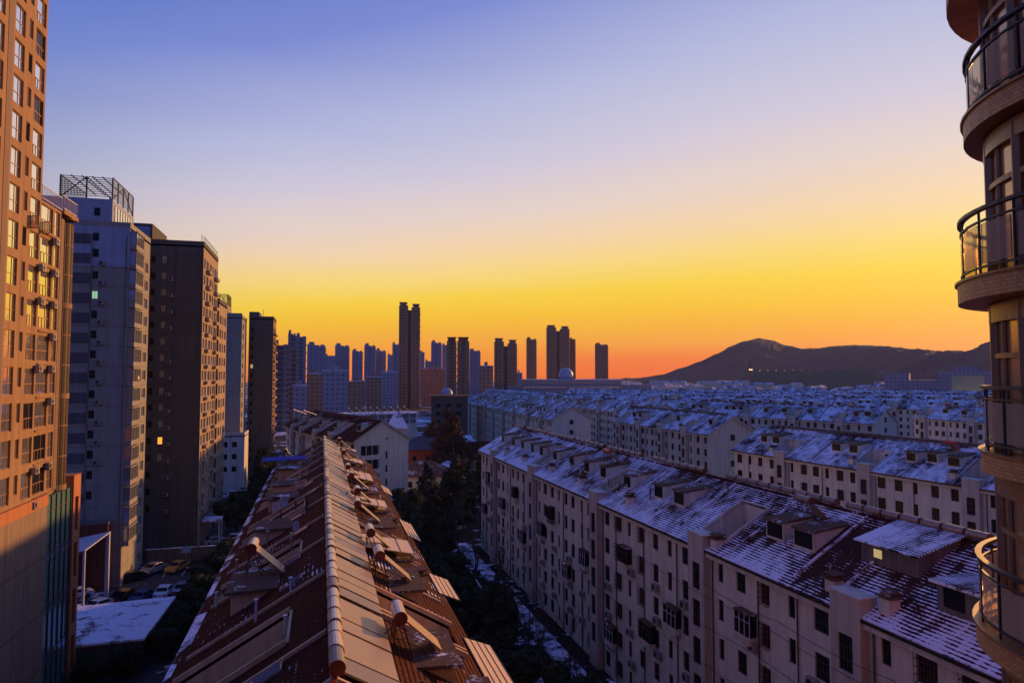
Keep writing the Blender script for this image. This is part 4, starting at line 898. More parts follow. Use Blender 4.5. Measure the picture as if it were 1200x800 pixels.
m.build('mullion', 'tower_blue', pw)
for z in (48.6, 51.0, 54.8): m = MB(); m.box(-4.9, -4.1, -.08, -.052, z, z + 1.2); m.build('window', 'glass_dark', T2) if z < 53 else None
m = MB(); m.box(-4.9, -4.1, .09, .117, 54.8, 56); m.build('window', 'glass_dark', T2)
lattice('', '', -9.5, -2.6, .3, 11.8, 57.4, 60.6, parent=T2)
m = MB(); m.box(-13, .9, -.08, .0, 0, 9.5); m.build('base_cladding', 'brick_red', T2) if False else None
# T3
fw = [(11.1, 11.9, 2.94 * k + 1.2, 2.94 * k + 2.5, 'plain', 'lit_orange' if k == 6 else 'glass_blue') for k in range(2, 18)] + [(9.35, 10.1, 2.94 * k + 1.2, 2.94 * k + 2.4, 'plain', 'glass_dark') for k in range(2, 18)]
sw = []
for k in range(1, 18):
    for y, w in ((.8, 1.5), (3.2, 2.6), (7.0, 2.6), (10.6, 1.4), (13.0, 2.6), (16.2, 1.2)): sw.append((y, y + w, 2.94 * k + .7, 2.94 * k + 2.5, 'split', 'glass_tower' if (k + int(y)) % 3 else 'glass_coated', 'frame_white'))
T3 = block_tower('apartment_tower', 'dark fronted tower with a thin sunlit side and one orange lit window', -20.9, 134, 18, 18, 54.6, fw, sw, 'tower_dark', 'tower_sand', 0, 134)  # front darker and side paler in colour, following where the sun falls
m = MB(); m.box(-18, -8.6, .2, 12, 54.7, 58.2); m.build('penthouse', 'tower_dark', T3)
m = MB(); m.box(-16, -9, .12, .198, 55.6, 57.6); m.build('penthouse_window', 'glass_blue', T3)
for k in range(2, 18): m = MB(); m.box(-9.9, -8.7, -.14, -.003, 2.94 * k + .2, 2.94 * k + .8); m.build('balcony_band', 'concrete_dark', T3)
for k in range(1, 18): m = MB(); m.box(.003, .7, 2.9, 6.1, 2.94 * k + .0, 2.94 * k + .62); m.build('balcony', 'tower_sand', T3); m = MB(); m.box(.003, .7, 12.7, 15.9, 2.94 * k, 2.94 * k + .62); m.build('balcony', 'tower_sand', T3)
m = MB()
for k in range(20): m.box(-.12, -.08, .4 + k * .9, .44 + k * .9, 55.4, 56.4)
m.box(-.13, -.07, .3, 17.8, 56.4, 56.46); m.build('railing', 'metal_dark', T3)
m = MB(); m.box(-2, -1.9, 10, 10.1, 55, 58.5); m.build('antenna', 'metal_dark', T3)
sw = [(y, y + w, 2.94 * k + .7, 2.94 * k + 2.5, 'split', 'glass_tower', 'frame_white') for k in range(1, 15) for y, w in ((1, 2.6), (5, 1.5), (8, 2.6))]
T3b = block_tower('apartment_tower', 'narrow lower sunlit tower section squeezed behind the dark fronted tower', -20.6, 152.6, 14, 12, 46.2, [], sw, 'tower_dark', 'tower_sand')  # sunlit side again paler in wall colour than the shaded front
# pipes and air conditioners on the tower walls
for root, xs, top in ((T2, (-11.2, -5.0, -.4), 52), (T3, (-9.0, -4.6, -.5), 54)):
    for x in xs: m = MB(); m.cyl((x, -.12, .5), (x, -.12, top), .06, 6); m.build('drainpipe', 'concrete_dark', root)
rd = random.Random(23); i = 0
for k in range(3, 17):
    if rd.random() < .75: i += 1; put_ac((-32.0, 113.57, 2.94 * k + .35), 0, f'air conditioner on the grey slatted roof tower front, {nth(i)} from the bottom', 'air conditioners on the slatted roof tower')
i = 0
for k in range(2, 17):
    if rd.random() < .8: i += 1; put_ac((-26.6, 133.97, 2.94 * k + .9), 0, f'air conditioner on the dark fronted tower face, {nth(i)} from the bottom', 'air conditioners on the dark fronted tower')
i = 0
for k in range(0, 9):
    for y in (71.75, 68.35):
        if rd.random() < .5: i += 1; put_ac((-23.97 if y < 69 else -24.09, y - .25, z0 + st * k - .75 + 2.94 * .0), math.pi / 2, f'air conditioner between windows of the sunlit tan tower, {nth(i)} counting upwards', 'air conditioners on the sunlit tan tower')
# T4, T5
fw = [(1.2, 4.3, 2.94 * k + .9, 2.94 * k + 2.6, 'plain', 'glass_dark') for k in range(1, 17)]
T4 = block_tower('apartment_tower', 'grey tower with stacked dark balconies and a small open roof frame', -23.0, 218, 8.6, 13, 48.3, fw, [(2, 5, 2.94 * k + .8, 2.94 * k + 2.4, 'split', 'glass_tower') for k in range(1, 16)])
m = MB(); m.box(-8.6, -4.2, .05, 10, 48.4, 52.0); m.build('stair_head', 'tower_grey', T4)
lattice('', '', -8.4, -4.3, .3, 9, 52, 55.2, parent=T4)
for k in range(1, 17): m = MB(); m.box(-7.7, -4.0, -.7, -.003, 2.94 * k, 2.94 * k + .85); m.build('balcony', 'tower_blue', T4)
fw = [(.6, 1.4, 2.94 * k + 1, 2.94 * k + 2.3, 'plain', 'lit_yellow' if k == 11 else 'glass_dark') for k in range(1, 16)]
T5 = block_tower('apartment_tower', 'slim dark tower with a sunlit right edge, right of the grey balcony tower', -15.0, 232, 7.4, 14, 49.2, fw, [(1 + 4 * j, 3.6 + 4 * j, 2.94 * k + .8, 2.94 * k + 2.4, 'split', 'glass_tower', 'frame_white') for k in range(1, 16) for j in range(3)], 'tower_dark', 'tower_tan')  # dark front, tan side: shade and sun put into the wall colours
m = MB(); m.box(-7.4, -4.4, .1, 9, 49.3, 51.4); m.build('stair_head', 'tower_band', T5)
m = MB(); m.box(-3.4, -3.3, 3, 3.1, 50, 52.5); m.build('antenna', 'metal_dark', T5)
for k in range(1, 16): m = MB(); m.box(.003, .7, 1, 12.5, 2.94 * k, 2.94 * k + .6); m.build('balcony', 'tower_tan', T5)
low = block_tower('annex_building', 'low pale annex with a row of small windows at the foot of the balcony tower', -19.5, 196, 11, 10, 15, [(1 + 2.3 * j, 2.2 + 2.3 * j, z, z + 1.4, 'plain', 'glass_dark') for j in range(4) for z in (12, 8.8, 5.5)], [], 'plaster_cream', 'plaster_cream')

# ------------------------------------------------------------------ far skyline
def far_tower(X_, Y_, w, h, rz, mat, kind, label):
    t = thing('distant_tower', label, 'tower', (X_, Y_, 0), R(rz)); w2 = w / 2; d = max(10, min(22, w * .8)); fl = 3.0
    if kind == 3:
        m = MB(); m.box(-w2, w2, 0, d, 0, h); m.build('wall', mat, t); m = MB(); m.box(-w2 - .3, w2 + .3, -.3, d + .3, h + .002, h + .6); m.build('roof', 'flat_snow', t)
        m = MB(); m.box(-w2 * .3, w2 * .2, d * .3, d * .7, h + .602, h + 3.4); m.build('stair_head', mat, t); return
    m = MB()
    if kind == 5:
        m.box(-w2, -w * .07, 0, d, 0, h); m.box(w * .09, w2, .4, d, 0, h - 1.5); m.box(-w * .07, w * .09, d * .35, d, 0, h - 4)
    elif kind == 2: m.box(-w2, w2, 0, d, 0, h)
    else: m.box(-w2, -w * .1, 0, d, 0, h); m.box(-w * .1, w * .16, 1.6, d, 0, h - .8); m.box(w * .16, w2, .5, d, 0, h - (2.2 if kind == 0 else .6))
    m.build('wall', mat, t)
    b = MB(); n = int(h / fl)
    for k in range(2, n):
        z = k * fl
        for a, c, y in ((-.44, -.18, 0), (.24, .46, .45)): b.box(w * a, w * c, y - .9, y - .002 if y == 0 else y - .003, z - .1, z + .75)
        if k % 2 == 0: b.box(w2 + .002, w2 + .6, d * .3, d * .7, z - .1, z + .9)
    o = b.build('balcony', 'far_pale' if kind == 1 else mat, t); o['kind'] = 'stuff'
    r = MB()
    if kind in (4, 5):
        c = [(-w2 + w * .05, -w * .14), (w * .17, w2 - w * .06)] if kind == 5 else [(-w2 + w * .1, w2 - w * .1)]
        for i, (a, q) in enumerate(c):
            hz = h if kind == 4 else (h, h - 1.5)[i]; r.box(a, q, .8, d * .6, hz + .002 - (4 if kind == 4 else 0), hz + 2.4); r.box(a - .7, q + .7, .2, d * .7, hz + 2.402, hz + 3.2)
    else: r.box(-w * .42, -w * .12, d * .25, d * .7, h - 4.1, h + 2.2); r.box(w * .2, w * .44, d * .3, d * .7, h - 4.1, h - .2)
    r.build('crown', 'brick_red' if kind == 4 else mat, t)
for a in [
    (-22.1, 401.2, 9.0, 48.8, 3, 'far_tan', 1, 'sunlit slab tower with pale balcony bands just right of the slim dark tower'),
    (-17.1, 451.8, 5.1, 47.7, 2, 'far_tan', 1, 'narrow sunlit tower squeezed in front of the stepped white tower'),
    (-21.8, 546.7, 5.8, 63.8, 2, 'far_pale', 0, 'taller left half of the stepped white tower'),
    (-15.2, 544.8, 7.7, 61.5, 2, 'far_pale', 1, 'lower right half of the stepped white tower'),
    (-4.5, 666.6, 16.8, 60.6, 0, 'far_haze_blue', 0, 'broad blue grey tower right of the stepped white tower'),
    (7.9, 787.8, 13.3, 53.3, -1, 'far_haze_blue', 2, 'squat blue grey tower in front of a broad one'),
    (23.5, 825.1, 16.5, 67.0, -2, 'far_haze_blue', 0, 'blue grey tower standing over the windowless grey block'),
    (8.6, 444.6, 15.6, 34.0, -1, 'far_haze_blue', 3, 'low windowless grey block in front of the blue grey towers'),
    (45.8, 922.8, 13.8, 64.2, -3, 'far_haze_blue', 0, 'slim blue grey tower in the gap left of the paired ones'),
    (54.9, 816.3, 13.2, 67.0, -4, 'far_haze_blue', 0, 'left and taller one of the paired blue grey towers'),
    (68.9, 833.2, 12.0, 61.8, -5, 'far_haze_blue', 0, 'right and lower one of the paired blue grey towers'),
    (97.1, 1012.4, 7.5, 61.6, -5, 'far_haze_blue', 2, 'thin low tower at the left foot of the tallest tower'),
    (94.3, 909.3, 8.7, 73.2, -6, 'far_haze_blue', 0, 'pale thin tower touching the left side of the tallest tower'),
    (80.7, 653.2, 20.0, 98.0, -7, 'far_brown', 5, 'tallest brown twin shaft tower on the skyline'),
    (135.3, 949.8, 6.3, 64.2, -8, 'far_haze_blue', 2, 'thin blue grey tower touching the right side of the tallest tower'),
    (135.6, 897.7, 7.9, 50.1, -9, 'far_haze_blue', 2, 'short blue grey tower right of the tallest tower'),
    (133.2, 815.2, 12.8, 71.5, -9, 'far_haze_blue', 0, 'blue grey tower with a notched top left of the brown red topped pair'),
    (148.5, 842.1, 7.4, 69.2, -10, 'far_haze_blue', 2, 'blue grey tower directly behind the brown red topped pair'),
    (110.4, 592.9, 8.5, 61.8, -11, 'far_brown', 4, 'left shaft of the brown red topped pair'),
    (120.2, 590.2, 10.5, 61.8, -12, 'far_brown', 4, 'right shaft of the brown red topped pair'),
    (206.0, 930.0, 15.4, 66.6, -12, 'far_haze_blue', 0, 'pale blue tower with a stepped top right of the red topped pair'),
    (121.2, 506.7, 10.4, 38.1, -13, 'far_brown', 3, 'low brown block between the two brown tower groups'),
    (161.3, 599.5, 20.8, 62.0, -15, 'far_brown', 5, 'brown twin shaft tower with small crown blocks near the centre'),
    (290.8, 937.6, 14.7, 84.3, -17, 'far_brown', 0, 'single slim brown tower right of the central twin shaft tower'),
    (287.4, 813.8, 29.2, 91.7, -19, 'far_brown', 5, 'broad brown twin tower rising behind the white dome'),
    (312.3, 827.6, 7.6, 78.3, -21, 'far_brown', 2, 'narrow shoulder tower attached right of the broad brown twin tower'),
    (415.5, 975.5, 20.2, 79.6, -23, 'far_brown', 0, 'last lone brown tower before the hill'),
    (41.9, 570.4, 11.9, 29.6, -4, 'far_brown', 3, 'low brown block at the foot of the paired blue grey towers'),
    (26.1, 533.3, 13.0, 26.4, -3, 'far_brown', 3, 'low dark block beside the windowless grey block'),
    (59.8, 627.8, 14.7, 34.1, -5, 'far_haze_blue', 3, 'low grey block left of the tallest tower'),
    (110.5, 696.8, 23.6, 38.0, -9, 'far_brown', 3, 'low dark block right of the tallest tower'),
    (-4.3, 500.2, 10.8, 32.2, 0, 'far_brown', 3, 'low dark block at the foot of the broad blue grey tower'),
    (-12.3, 440.0, 8.4, 24.7, 2, 'far_haze_blue', 3, 'low pale block at the foot of the stepped white tower'),
    (223.1, 769.3, 8.0, 34.0, -16, 'far_pale', 3, 'low pale block at the right foot of the central twin shaft tower'),

]: far_tower(*a)

# domed hall and other mid distance landmarks
def box_part(root, name, mat, *b): m = MB(); m.box(*b); return m.build(name, mat, root)
t = thing('domed_hall', 'long pale hall with a big white dome before the broad brown twin tower', 'hall', (205, 560, 0), R(-20))
box_part(t, 'wall', 'far_pale', -38, 48, 0, 24, 0, 27); box_part(t, 'wing', 'far_pale', -52, -38.1, 4, 20, 0, 22); box_part(t, 'roof', 'flat_snow', -39, 49, -.8, 25, 27.01, 27.8)
box_part(t, 'wing', 'far_pale', 48.1, 74, 3, 20, 0, 23); box_part(t, 'drum', 'far_pale', -6, 6, 4, 16, 27.81, 30)
m = MB()
for z in (5, 10, 15, 20, 24.5): m.box(-37, 47, -.3, -.01, z, z + 1.8)
m.build('window_band', 'glass_blue', t)
m = MB(); n, k = 24, 9; vs = []; r = 6.4
for i in range(k + 1):
    a = math.pi * .62 * i / k
    for j in range(n): vs.append((r * math.sin(a) * math.cos(2 * math.pi * j / n), 10 + r * math.sin(a) * math.sin(2 * math.pi * j / n), 31.5 + r * math.cos(a)))
m.add(vs, [(i * n + j, i * n + (j + 1) % n, (i + 1) * n + (j + 1) % n, (i + 1) * n + j) for i in range(k) for j in range(n)]); m.build('dome', 'dome', t, smooth=True)
t = thing('domed_block', 'pale block with a small grey dome on its roof left of the long middle row', 'building', (50, 300, 0), R(-8))
box_part(t, 'wall', 'tower_dark', -3, 13, 0, 14, 0, 21.5); box_part(t, 'roof', 'flat_patchy', -3.4, 13.4, -.4, 14.4, 21.51, 22.1)
m = MB(); r = 2.5; vs = []
for i in range(k + 1):
    a = math.pi * .55 * i / k
    for j in range(n): vs.append((4 + r * math.sin(a) * math.cos(2 * math.pi * j / n), 5 + r * math.sin(a) * math.sin(2 * math.pi * j / n), 23 + r * math.cos(a)))
m.add(vs, [(i * n + j, i * n + (j + 1) % n, (i + 1) * n + (j + 1) % n, (i + 1) * n + j) for i in range(k) for j in range(n)]); m.build('dome', 'dome', t, smooth=True)
for z in (3, 6.5, 10, 13.5, 17):
    for j in range(3): box_part(t, 'window', 'glass_dark', -1 + j * 4.5, 1 + j * 4.5, -.08, -.01, z, z + 1.6)
t = thing('white_block', 'white cubic block with one dark glazed front under the right end of the hill', 'building', (540, 462, 0), R(-49))
box_part(t, 'wall', 'far_pale', -24, 20, 0, 26, 0, 35); box_part(t, 'glazing', 'glass_teal', -14, 10, -.4, -.01, 12, 31); box_part(t, 'wing', 'far_pale', -46, -24.1, 3, 22, 0, 27); box_part(t, 'roof_block', 'far_pale', -12, 6, 6, 18, 35.01, 39)
box_part(t, 'wing', 'far_pale', -66, -46.1, 5, 20, 0, 33)
t = thing('long_green_building', 'very long low building wrapped in green netting at the foot of the hill', 'building', (905, 1085, 0), R(-40))
box_part(t, 'netting', 'green_net', -118, 92, 0, 30, 0, 40)
for k in range(14): box_part(t, 'roof_light', 'green_net', -116 + k * 15, -107 + k * 15, -.5, 20, 40.01, 42.5)
t = thing('lattice_mast', 'thin mast with two glowing lamps at the foot of the hill', 'mast', (556, 800, 0))
m = MB(); 
for sx_, sy_ in ((-1, -1), (1, -1), (1, 1), (-1, 1)): m.cyl((sx_ * 2, sy_ * 2, 0), (sx_ * .4, sy_ * .4, 52), .3, 4)
for k in range(10): z = k * 5; q = 2 - 1.6 * z / 52; m.cyl((-q, -q, z), (q, -q, z + 4), .15, 4); m.cyl((q, -q, z), (q, q, z + 4), .15, 4)
m.build('frame', 'rust_frame', t)
for s_ in (-1, 1): m = MB(); m.box(s_ * 1.5 - .5, s_ * 1.5 + .5, -2.4, -1.2, 38.4, 39.6); m.build('lamp', 'lit_lamp', t)
# low houses packed under the hill
def house_meshes(w, d, h, r):
    a, b, c = MB(), MB(), MB(); a.box(-w / 2, w / 2, -d / 2, d / 2, 0, h); a.add([(-w / 2, -d / 2, h), (-w / 2, d / 2, h), (-w / 2, 0, h + r - .1), (w / 2, -d / 2, h), (w / 2, d / 2, h), (w / 2, 0, h + r - .1)], [(0, 1, 2), (3, 5, 4)])
    for s_ in (-1, 1): b.hexa([(-w / 2 - .5, s_ * (d / 2 + .6), h - .3), (w / 2 + .5, s_ * (d / 2 + .6), h - .3), (w / 2 + .5, 0, h + r - .01), (-w / 2 - .5, 0, h + r - .01)], [(-w / 2 - .5, s_ * (d / 2 + .6), h), (w / 2 + .5, s_ * (d / 2 + .6), h), (w / 2 + .5, 0, h + r + .3), (-w / 2 - .5, 0, h + r + .3)])
    for k in range(int(w / 4)):
        for z in range(int(h / 3.2)): c.box(-w / 2 + 1.2 + 4 * k, -w / 2 + 2.8 + 4 * k, -d / 2 - .08, -d / 2 - .01, z * 3.2 + 1, z * 3.2 + 2.5)
    return a, b, c
HT = []
for i, (w, d, h, r) in enumerate(((16, 10, 9, 3), (30, 11, 12, 3.4), (44, 11.5, 15, 3.6), (12, 9, 6.5, 2.8))):
    a, b, c = house_meshes(w, d, h, r); HT.append((a.mesh('wall', ['far_pale', 'plaster_cream', 'plaster_white', 'far_tan'][i]), b.mesh('roof', 'roof_snow_far' if i != 3 else 'flat_snow'), c.mesh('window', 'glass_dark')))
rnd = random.Random(11); placed = []
def house(x, y, rz, k, lab, grp, dark=False):
    t = thing('distant_house', lab, 'house', (x, y, 0), rz, grp)
    for n_, me in zip(('wall', 'roof', 'window'), HT[k]): link(n_, me, t)
tries = 0
while len(placed) < 170 and tries < 9000:
    tries += 1
    az = R(rnd.uniform(17, 53)); d = rnd.uniform(430, 1500) if rnd.random() < .75 else rnd.uniform(1200, 1900)
    x, y = math.sin(az) * d, math.cos(az) * d
    if d < 520 and az > R(42): continue
    if any((x - p[0]) ** 2 + (y - p[1]) ** 2 < (42 if d > 800 else 30) ** 2 for p in placed) or (abs(x - 225) < 85 and abs(y - 570) < 60) or (abs(x - 470) < 60 and abs(y - 520) < 45): continue
    placed.append((x, y)); k = rnd.choice((0, 1, 1, 2, 3)); house(x, y, R(rnd.choice((0, 30, 30, -50)) + rnd.uniform(-6, 6)), k, f'{("small pale house", "mid sized pale block", "long pale block", "tiny tan house")[k]} with a snow dusted roof in the packed band below the hill', f'{("small houses", "mid sized blocks", "long blocks", "tiny houses")[k]} below the hill')
# low houses in the middle, between the rows
def villa(name, lab, x, y, rz, w, d, h, r, wm, rm, hip=False):
    t = thing(name, lab, 'house', (x, y, 0), R(rz)); a, b, c = house_meshes(w, d, h, r)
    if hip:
        b = MB(); e = .5; b.add([(-w / 2 - e, -d / 2 - e, h), (w / 2 + e, -d / 2 - e, h), (w / 2 + e, d / 2 + e, h), (-w / 2 - e, d / 2 + e, h), (-w * .12, 0, h + r), (w * .12, 0, h + r)], [(0, 1, 5, 4), (2, 3, 4, 5), (1, 2, 5), (3, 0, 4), (3, 2, 1, 0)]); a = MB(); a.box(-w / 2, w / 2, -d / 2, d / 2, 0, h - .02)
    a.build('wall', wm, t); b.build('roof', rm, t)
    for k in range(max(1, int(w / 3))):
        for z in range(int(h / 3)): q = -w / 2 + w * (k + .5) / max(1, int(w / 3)); box_part(t, 'window', 'glass_dark', q - .5, q + .5, -d / 2 - .07, -d / 2 - .01, z * 3 + 1, z * 3 + 2.4)
    return t
villa('brick_house', 'red brick house with a dark snow edged roof behind the white gable', 30, 196, -12, 11, 9, 10.5, 2.6, 'brick_red', 'tower_band')
villa('turret_house', 'little turret with a snow white pyramid roof beside the white gable', 22, 206, 0, 5, 5, 15.5, 5, 'plaster_cream', 'flat_snow', True)
villa('white_house', 'low white house with a hipped half snowy roof right of the white gable', 25, 172, -10, 15, 11, 6.5, 3.4, 'plaster_white', 'flat_patchy', True)
villa('garden_house', 'low house with a bright snowy roof slope in the middle of the trees', 43, 226, 30, 14, 9, 6.5, 4, 'plaster_cream', 'flat_snow')
villa('garden_house', 'dark roofed house between the snowy roof slope and the end of the nearest row', 50, 205, 5, 20, 11, 6.5, 4.2, 'plaster_beige', 'roof_tiles_bare')
villa('garden_house', 'small house with one snowy roof patch among the dark trees', 33, 184, 50, 9, 7, 5, 3, 'plaster_beige', 'flat_snow', True)

# ------------------------------------------------------------------ round balcony tower at the right
ct = thing('balcony_tower', 'orange brown round bay tower with stacked curved balconies at the right edge', 'tower', (12.3, 6.7, 0))
m = MB(); m.ring(0, 0, 2.1, 2.52, 0, 60, 0, 360, 40); m.build('wall', 'balcony_tiles', ct)
m = MB(); m.box(1.6, 16, -14, -1.2, 0, 70); m.build('main_block', 'podium_orange', ct)
m = MB(); m.box(-34, 22, -30, -14.01, 0, 72); m.build('rear_block', 'podium_orange', ct)  # camera's own building, out of view; added to cut sky light from behind
for k in range(-11, 9):
    zb = 32.12 + 2.7 * k
    if zb < 0: continue
    br = {1: 2.90, 0: 3.05, -1: 2.80, -2: 2.95}.get(k, 2.95)
    m = MB(); m.ring(0, 0, 2.3, br, zb + .05, zb + .36, 60, 330, 44); b_ = m.build('balcony_slab', 'balcony_tiles', ct)
    m = MB(); m.ring(0, 0, br - .08, br + .04, zb + .362, zb + .40, 60, 330, 44); m.build('ledge', 'frame_bronze', b_)
    rl = MB(); rl.ring(0, 0, br - .11, br - .02, zb + 1.37, zb + 1.42, 60, 330, 44); rl.ring(0, 0, br - .09, br - .05, zb + 1.2, zb + 1.23, 60, 330, 44); rl.ring(0, 0, br - .09, br - .05, zb + .5, zb + .53, 60, 330, 44)
    for a in range(64, 330, 15): rl.cyl(((br - .07) * math.cos(R(a)), (br - .07) * math.sin(R(a)), zb + .36), ((br - .07) * math.cos(R(a)), (br - .07) * math.sin(R(a)), zb + 1.37), .02, 6)
    r_ = rl.build('railing', 'frame_dark', b_)
    m = MB()
    for a in range(64, 322, 15): m.ring(0, 0, br - .085, br - .065, zb + .56, zb + 1.17, a + 1.2, a + 13.8, 3)
    m.build('glass_panel', 'glass_clear', r_)
    # window band behind
    m = MB(); m.ring(0, 0, 2.45, 2.535, zb + .4, zb + 2.45, 62, 330, 60); g_ = m.build('window_band', 'glass_warm_reflect', ct)
    m = MB()
    for a in range(64, 330, 24):
        for rr_ in (0, 11): 
            c, q = math.cos(R(a + rr_)), math.sin(R(a + rr_)); m.cyl((2.55 * c, 2.55 * q, zb + .37), (2.55 * c, 2.55 * q, zb + 2.7), .10 if rr_ == 0 else .045, 6)
    m.ring(0, 0, 2.52, 2.60, zb + 1.85, zb + 1.93, 62, 330, 60); m.ring(0, 0, 2.52, 2.63, zb + 2.42, zb + 2.7, 62, 330, 60); m.build('mullion', 'frame_bronze', g_)
m = MB(); m.ring(0, 0, 2.2, 3.08, 37.2, 37.55, 60, 330, 44); m.build('sun_ledge', 'balcony_tiles', ct)
# open casement on the lower storey
for a in (188, 214):
    o = MB(); 
    for zz in (0, 1.44): o.box(0, .62, -.03, .03, zz, zz + .07)
    for xx in (0, .55): o.box(xx, xx + .07, -.027, .027, 0, 1.51)
    ob = o.build('open_sash', 'podium_orange', ct); ob.location = (2.58 * math.cos(R(a)), 2.58 * math.sin(R(a)), 28.0); ob.rotation_euler = (0, 0, R(a - 60))
    p = MB(); p.box(.07, .55, -.008, .008, .07, 1.44); p.build('pane', 'glass_clear', ob)

# ------------------------------------------------------------------ parking lot
t = thing('garage_block', 'low garage block with a flat snow covered roof beside the parking lot', 'garage', (-28.2, 81.5, 0), R(0))
m = MB(); m.prism([(2.0, 0, 0), (10.2, .4, 0), (10.6, 14.2, 0), (-.5, 13, 0)], (0, 0, 3.0)); m.build('wall', 'concrete_dark', t)
m = MB(); m.prism([(1.7, -.3, 3.002), (10.5, .1, 3.002), (10.9, 14.5, 3.002), (-.8, 13.3, 3.002)], (0, 0, .22)); m.build('roof', 'path_snow' if False else 'flat_snow', t)
t = thing('entrance_canopy', 'white steel canopy with a slanted ribbed roof on tall posts', 'canopy', (-31.5, 99, 0))
m = MB(); m.hexa([(-3.6, 0, 7.6), (3.0, 0, 8.8), (3.0, 11, 8.8), (-3.6, 11, 7.6)], [(-3.6, 0, 7.75), (3.0, 0, 8.95), (3.0, 11, 8.95), (-3.6, 11, 7.75)]); m.build('roof', 'canopy_white', t)
for y in (.4, 10.5): 
    m = MB(); m.cyl((2.8, y, 0), (2.8, y, 8.8), .17 if y < 5 else .3, 8); m.build('post', 'rail_white', t); m = MB(); m.cyl((-3.4, y, 0), (-3.4, y, 7.6), .15, 8); m.build('post', 'rail_white', t)
t = thing('porch', 'small flat porch canopy at the foot of the dark fronted tower', 'porch', (-20.6, 136, 0))
box_part(t, 'roof', 'flat_snow', 0, 3.2, 0, 4, 4.4, 4.7); box_part(t, 'post', 'rail_white', 2.9, 3.1, .1, .3, 0, 4.39); box_part(t, 'post', 'rail_white', 2.9, 3.1, 3.7, 3.9, 0, 4.39)
wl2 = thing('brick_annex', 'dark red ground floor annex between the steel canopy and slatted roof tower', 'building', (-40, 112.0, 0)); box_part(wl2, 'wall', 'brick_dark', 0, 10.6, 0, 1.5, 0, 9.6); box_part(wl2, 'parapet', 'concrete_dark', -.1, 10.7, -.1, 1.5, 9.602, 9.9); box_part(wl2, 'door', 'glass_dark', 3, 6, -.07, -.01, 0, 3)
t = thing('garden_wall', 'low dark wall along the far side of the parking lot', 'wall', (-21.5, 126.5, 0)); box_part(t, 'wall', 'concrete_dark', -6, 6, 0, .3, 0, 2.2); box_part(t, 'cap', 'old_snow_ledge', -6.05, 6.05, -.05, .35, 2.202, 2.3)
t = thing('site_fence', 'green wire fence leading up to the garage block', 'fence', (-22.5, 62, 0), R(5))
m = MB()
for z in (.3, 1.2, 2.1): m.box(-.02, .02, 0, 20, z, z + .05)
for k in range(80): m.box(-.01, .01, k * .25, k * .25 + .02, .2, 2.1)
m.build('mesh_panel', 'green_net', t)
for k in range(9): m = MB(); m.cyl((0, k * 2.5, 0), (0, k * 2.5, 2.3), .05, 6); m.build('post', 'metal_dark', t)
t = thing('street_sign', 'pale blue sign panel on a post behind the yellow taxi', 'sign', (-21.0, 124.2, 0)); m = MB(); m.cyl((0, 0, 0), (0, 0, 3), .06, 6); m.build('post', 'metal_grey', t); box_part(t, 'panel', 'sign_blue', -.7, .7, -.08, -.061, 1.9, 3.0)
t = thing('red_lamp', 'glowing lamp with a red shade beside the posts of the steel canopy', 'lamp', (-33.2, 103, 0)); m = MB(); m.cyl((0, 0, 0), (0, 0, 3.6), .05, 6); m.build('post', 'metal_dark', t); box_part(t, 'bulb', 'lit_yellow', -.12, .12, -.12, .12, 3.61, 3.95); box_part(t, 'shade', 'red_paint', -.25, .25, -.25, .25, 3.96, 4.3)
# cars
def car_meshes():
    b = MB(); W_ = .88
    prof = [(-2.2, .35), (-2.22, .78), (-1.95, .98), (-1.5, 1.0), (-.95, 1.43), (.55, 1.46), (1.25, 1.03), (2.05, .88), (2.22, .62), (2.2, .35)]
    n = len(prof); vs = []
    for y, k in ((-W_, 0), (W_, 0)):
        for x, z in prof: vs.append((x, y * (.82 if z > 1.2 else 1), z))
    b.add(vs, [tuple(range(n))[::-1], tuple(range(n, 2 * n))] + [(i, (i + 1) % n, n + (i + 1) % n, n + i) for i in range(n)])
    g_ = MB()
    g_.quad((.62, -.66, 1.42), (.62, .66, 1.42), (1.2, .76, 1.08), (1.2, -.76, 1.08)); g_.v = [(x + .02, y, z + .025) for x, y, z in g_.v]
    o = len(g_.v); g_.quad((-1.02, -.66, 1.41), (-1.02, .66, 1.41), (-1.47, .76, 1.05), (-1.47, -.76, 1.05)); g_.v[o:] = [(x - .02, y, z + .025) for x, y, z in g_.v[o:]]
    for s in (-1, 1): g_.add([(-1.35, s * .885, 1.04), (1.05, s * .885, 1.04), (.5, s * .75, 1.38), (-.9, s * .75, 1.38)], [(0, 1, 2, 3)])
    w = MB(); w.cyl((0, -.1, 0), (0, .1, 0), .32, 14); hl_ = MB(); hl_.box(-.04, .06, -.2, .2, -.08, .08)
    return b.mesh('body', 'car_white'), g_.mesh('glazing', 'glass_dark'), w.mesh('wheel', 'tyre'), hl_.mesh('headlight', 'frame_white'), hl_.mesh('tail_light', 'red_paint')
CM = car_meshes()
def car(x, y, rz, paint, label, sc=1, group='cars parked around the towers'):
    t = thing('parked_car', label, 'car', (x, y, .012), R(rz), group); t.scale = (1, 1, sc)
    o = link('body', CM[0], t); o.material_slots[0].link = 'OBJECT'; o.material_slots[0].material = M[paint]
    link('glazing', CM[1], t)
    for wx in (-1.35, 1.4):
        for wy in (-.82, .82): link('wheel', CM[2], t, (wx, wy, .32))
    for wy in (-.62, .62): link('headlight', CM[3], t, (2.16, wy, .68)); link('tail_light', CM[4], t, (-2.2, wy, .75))
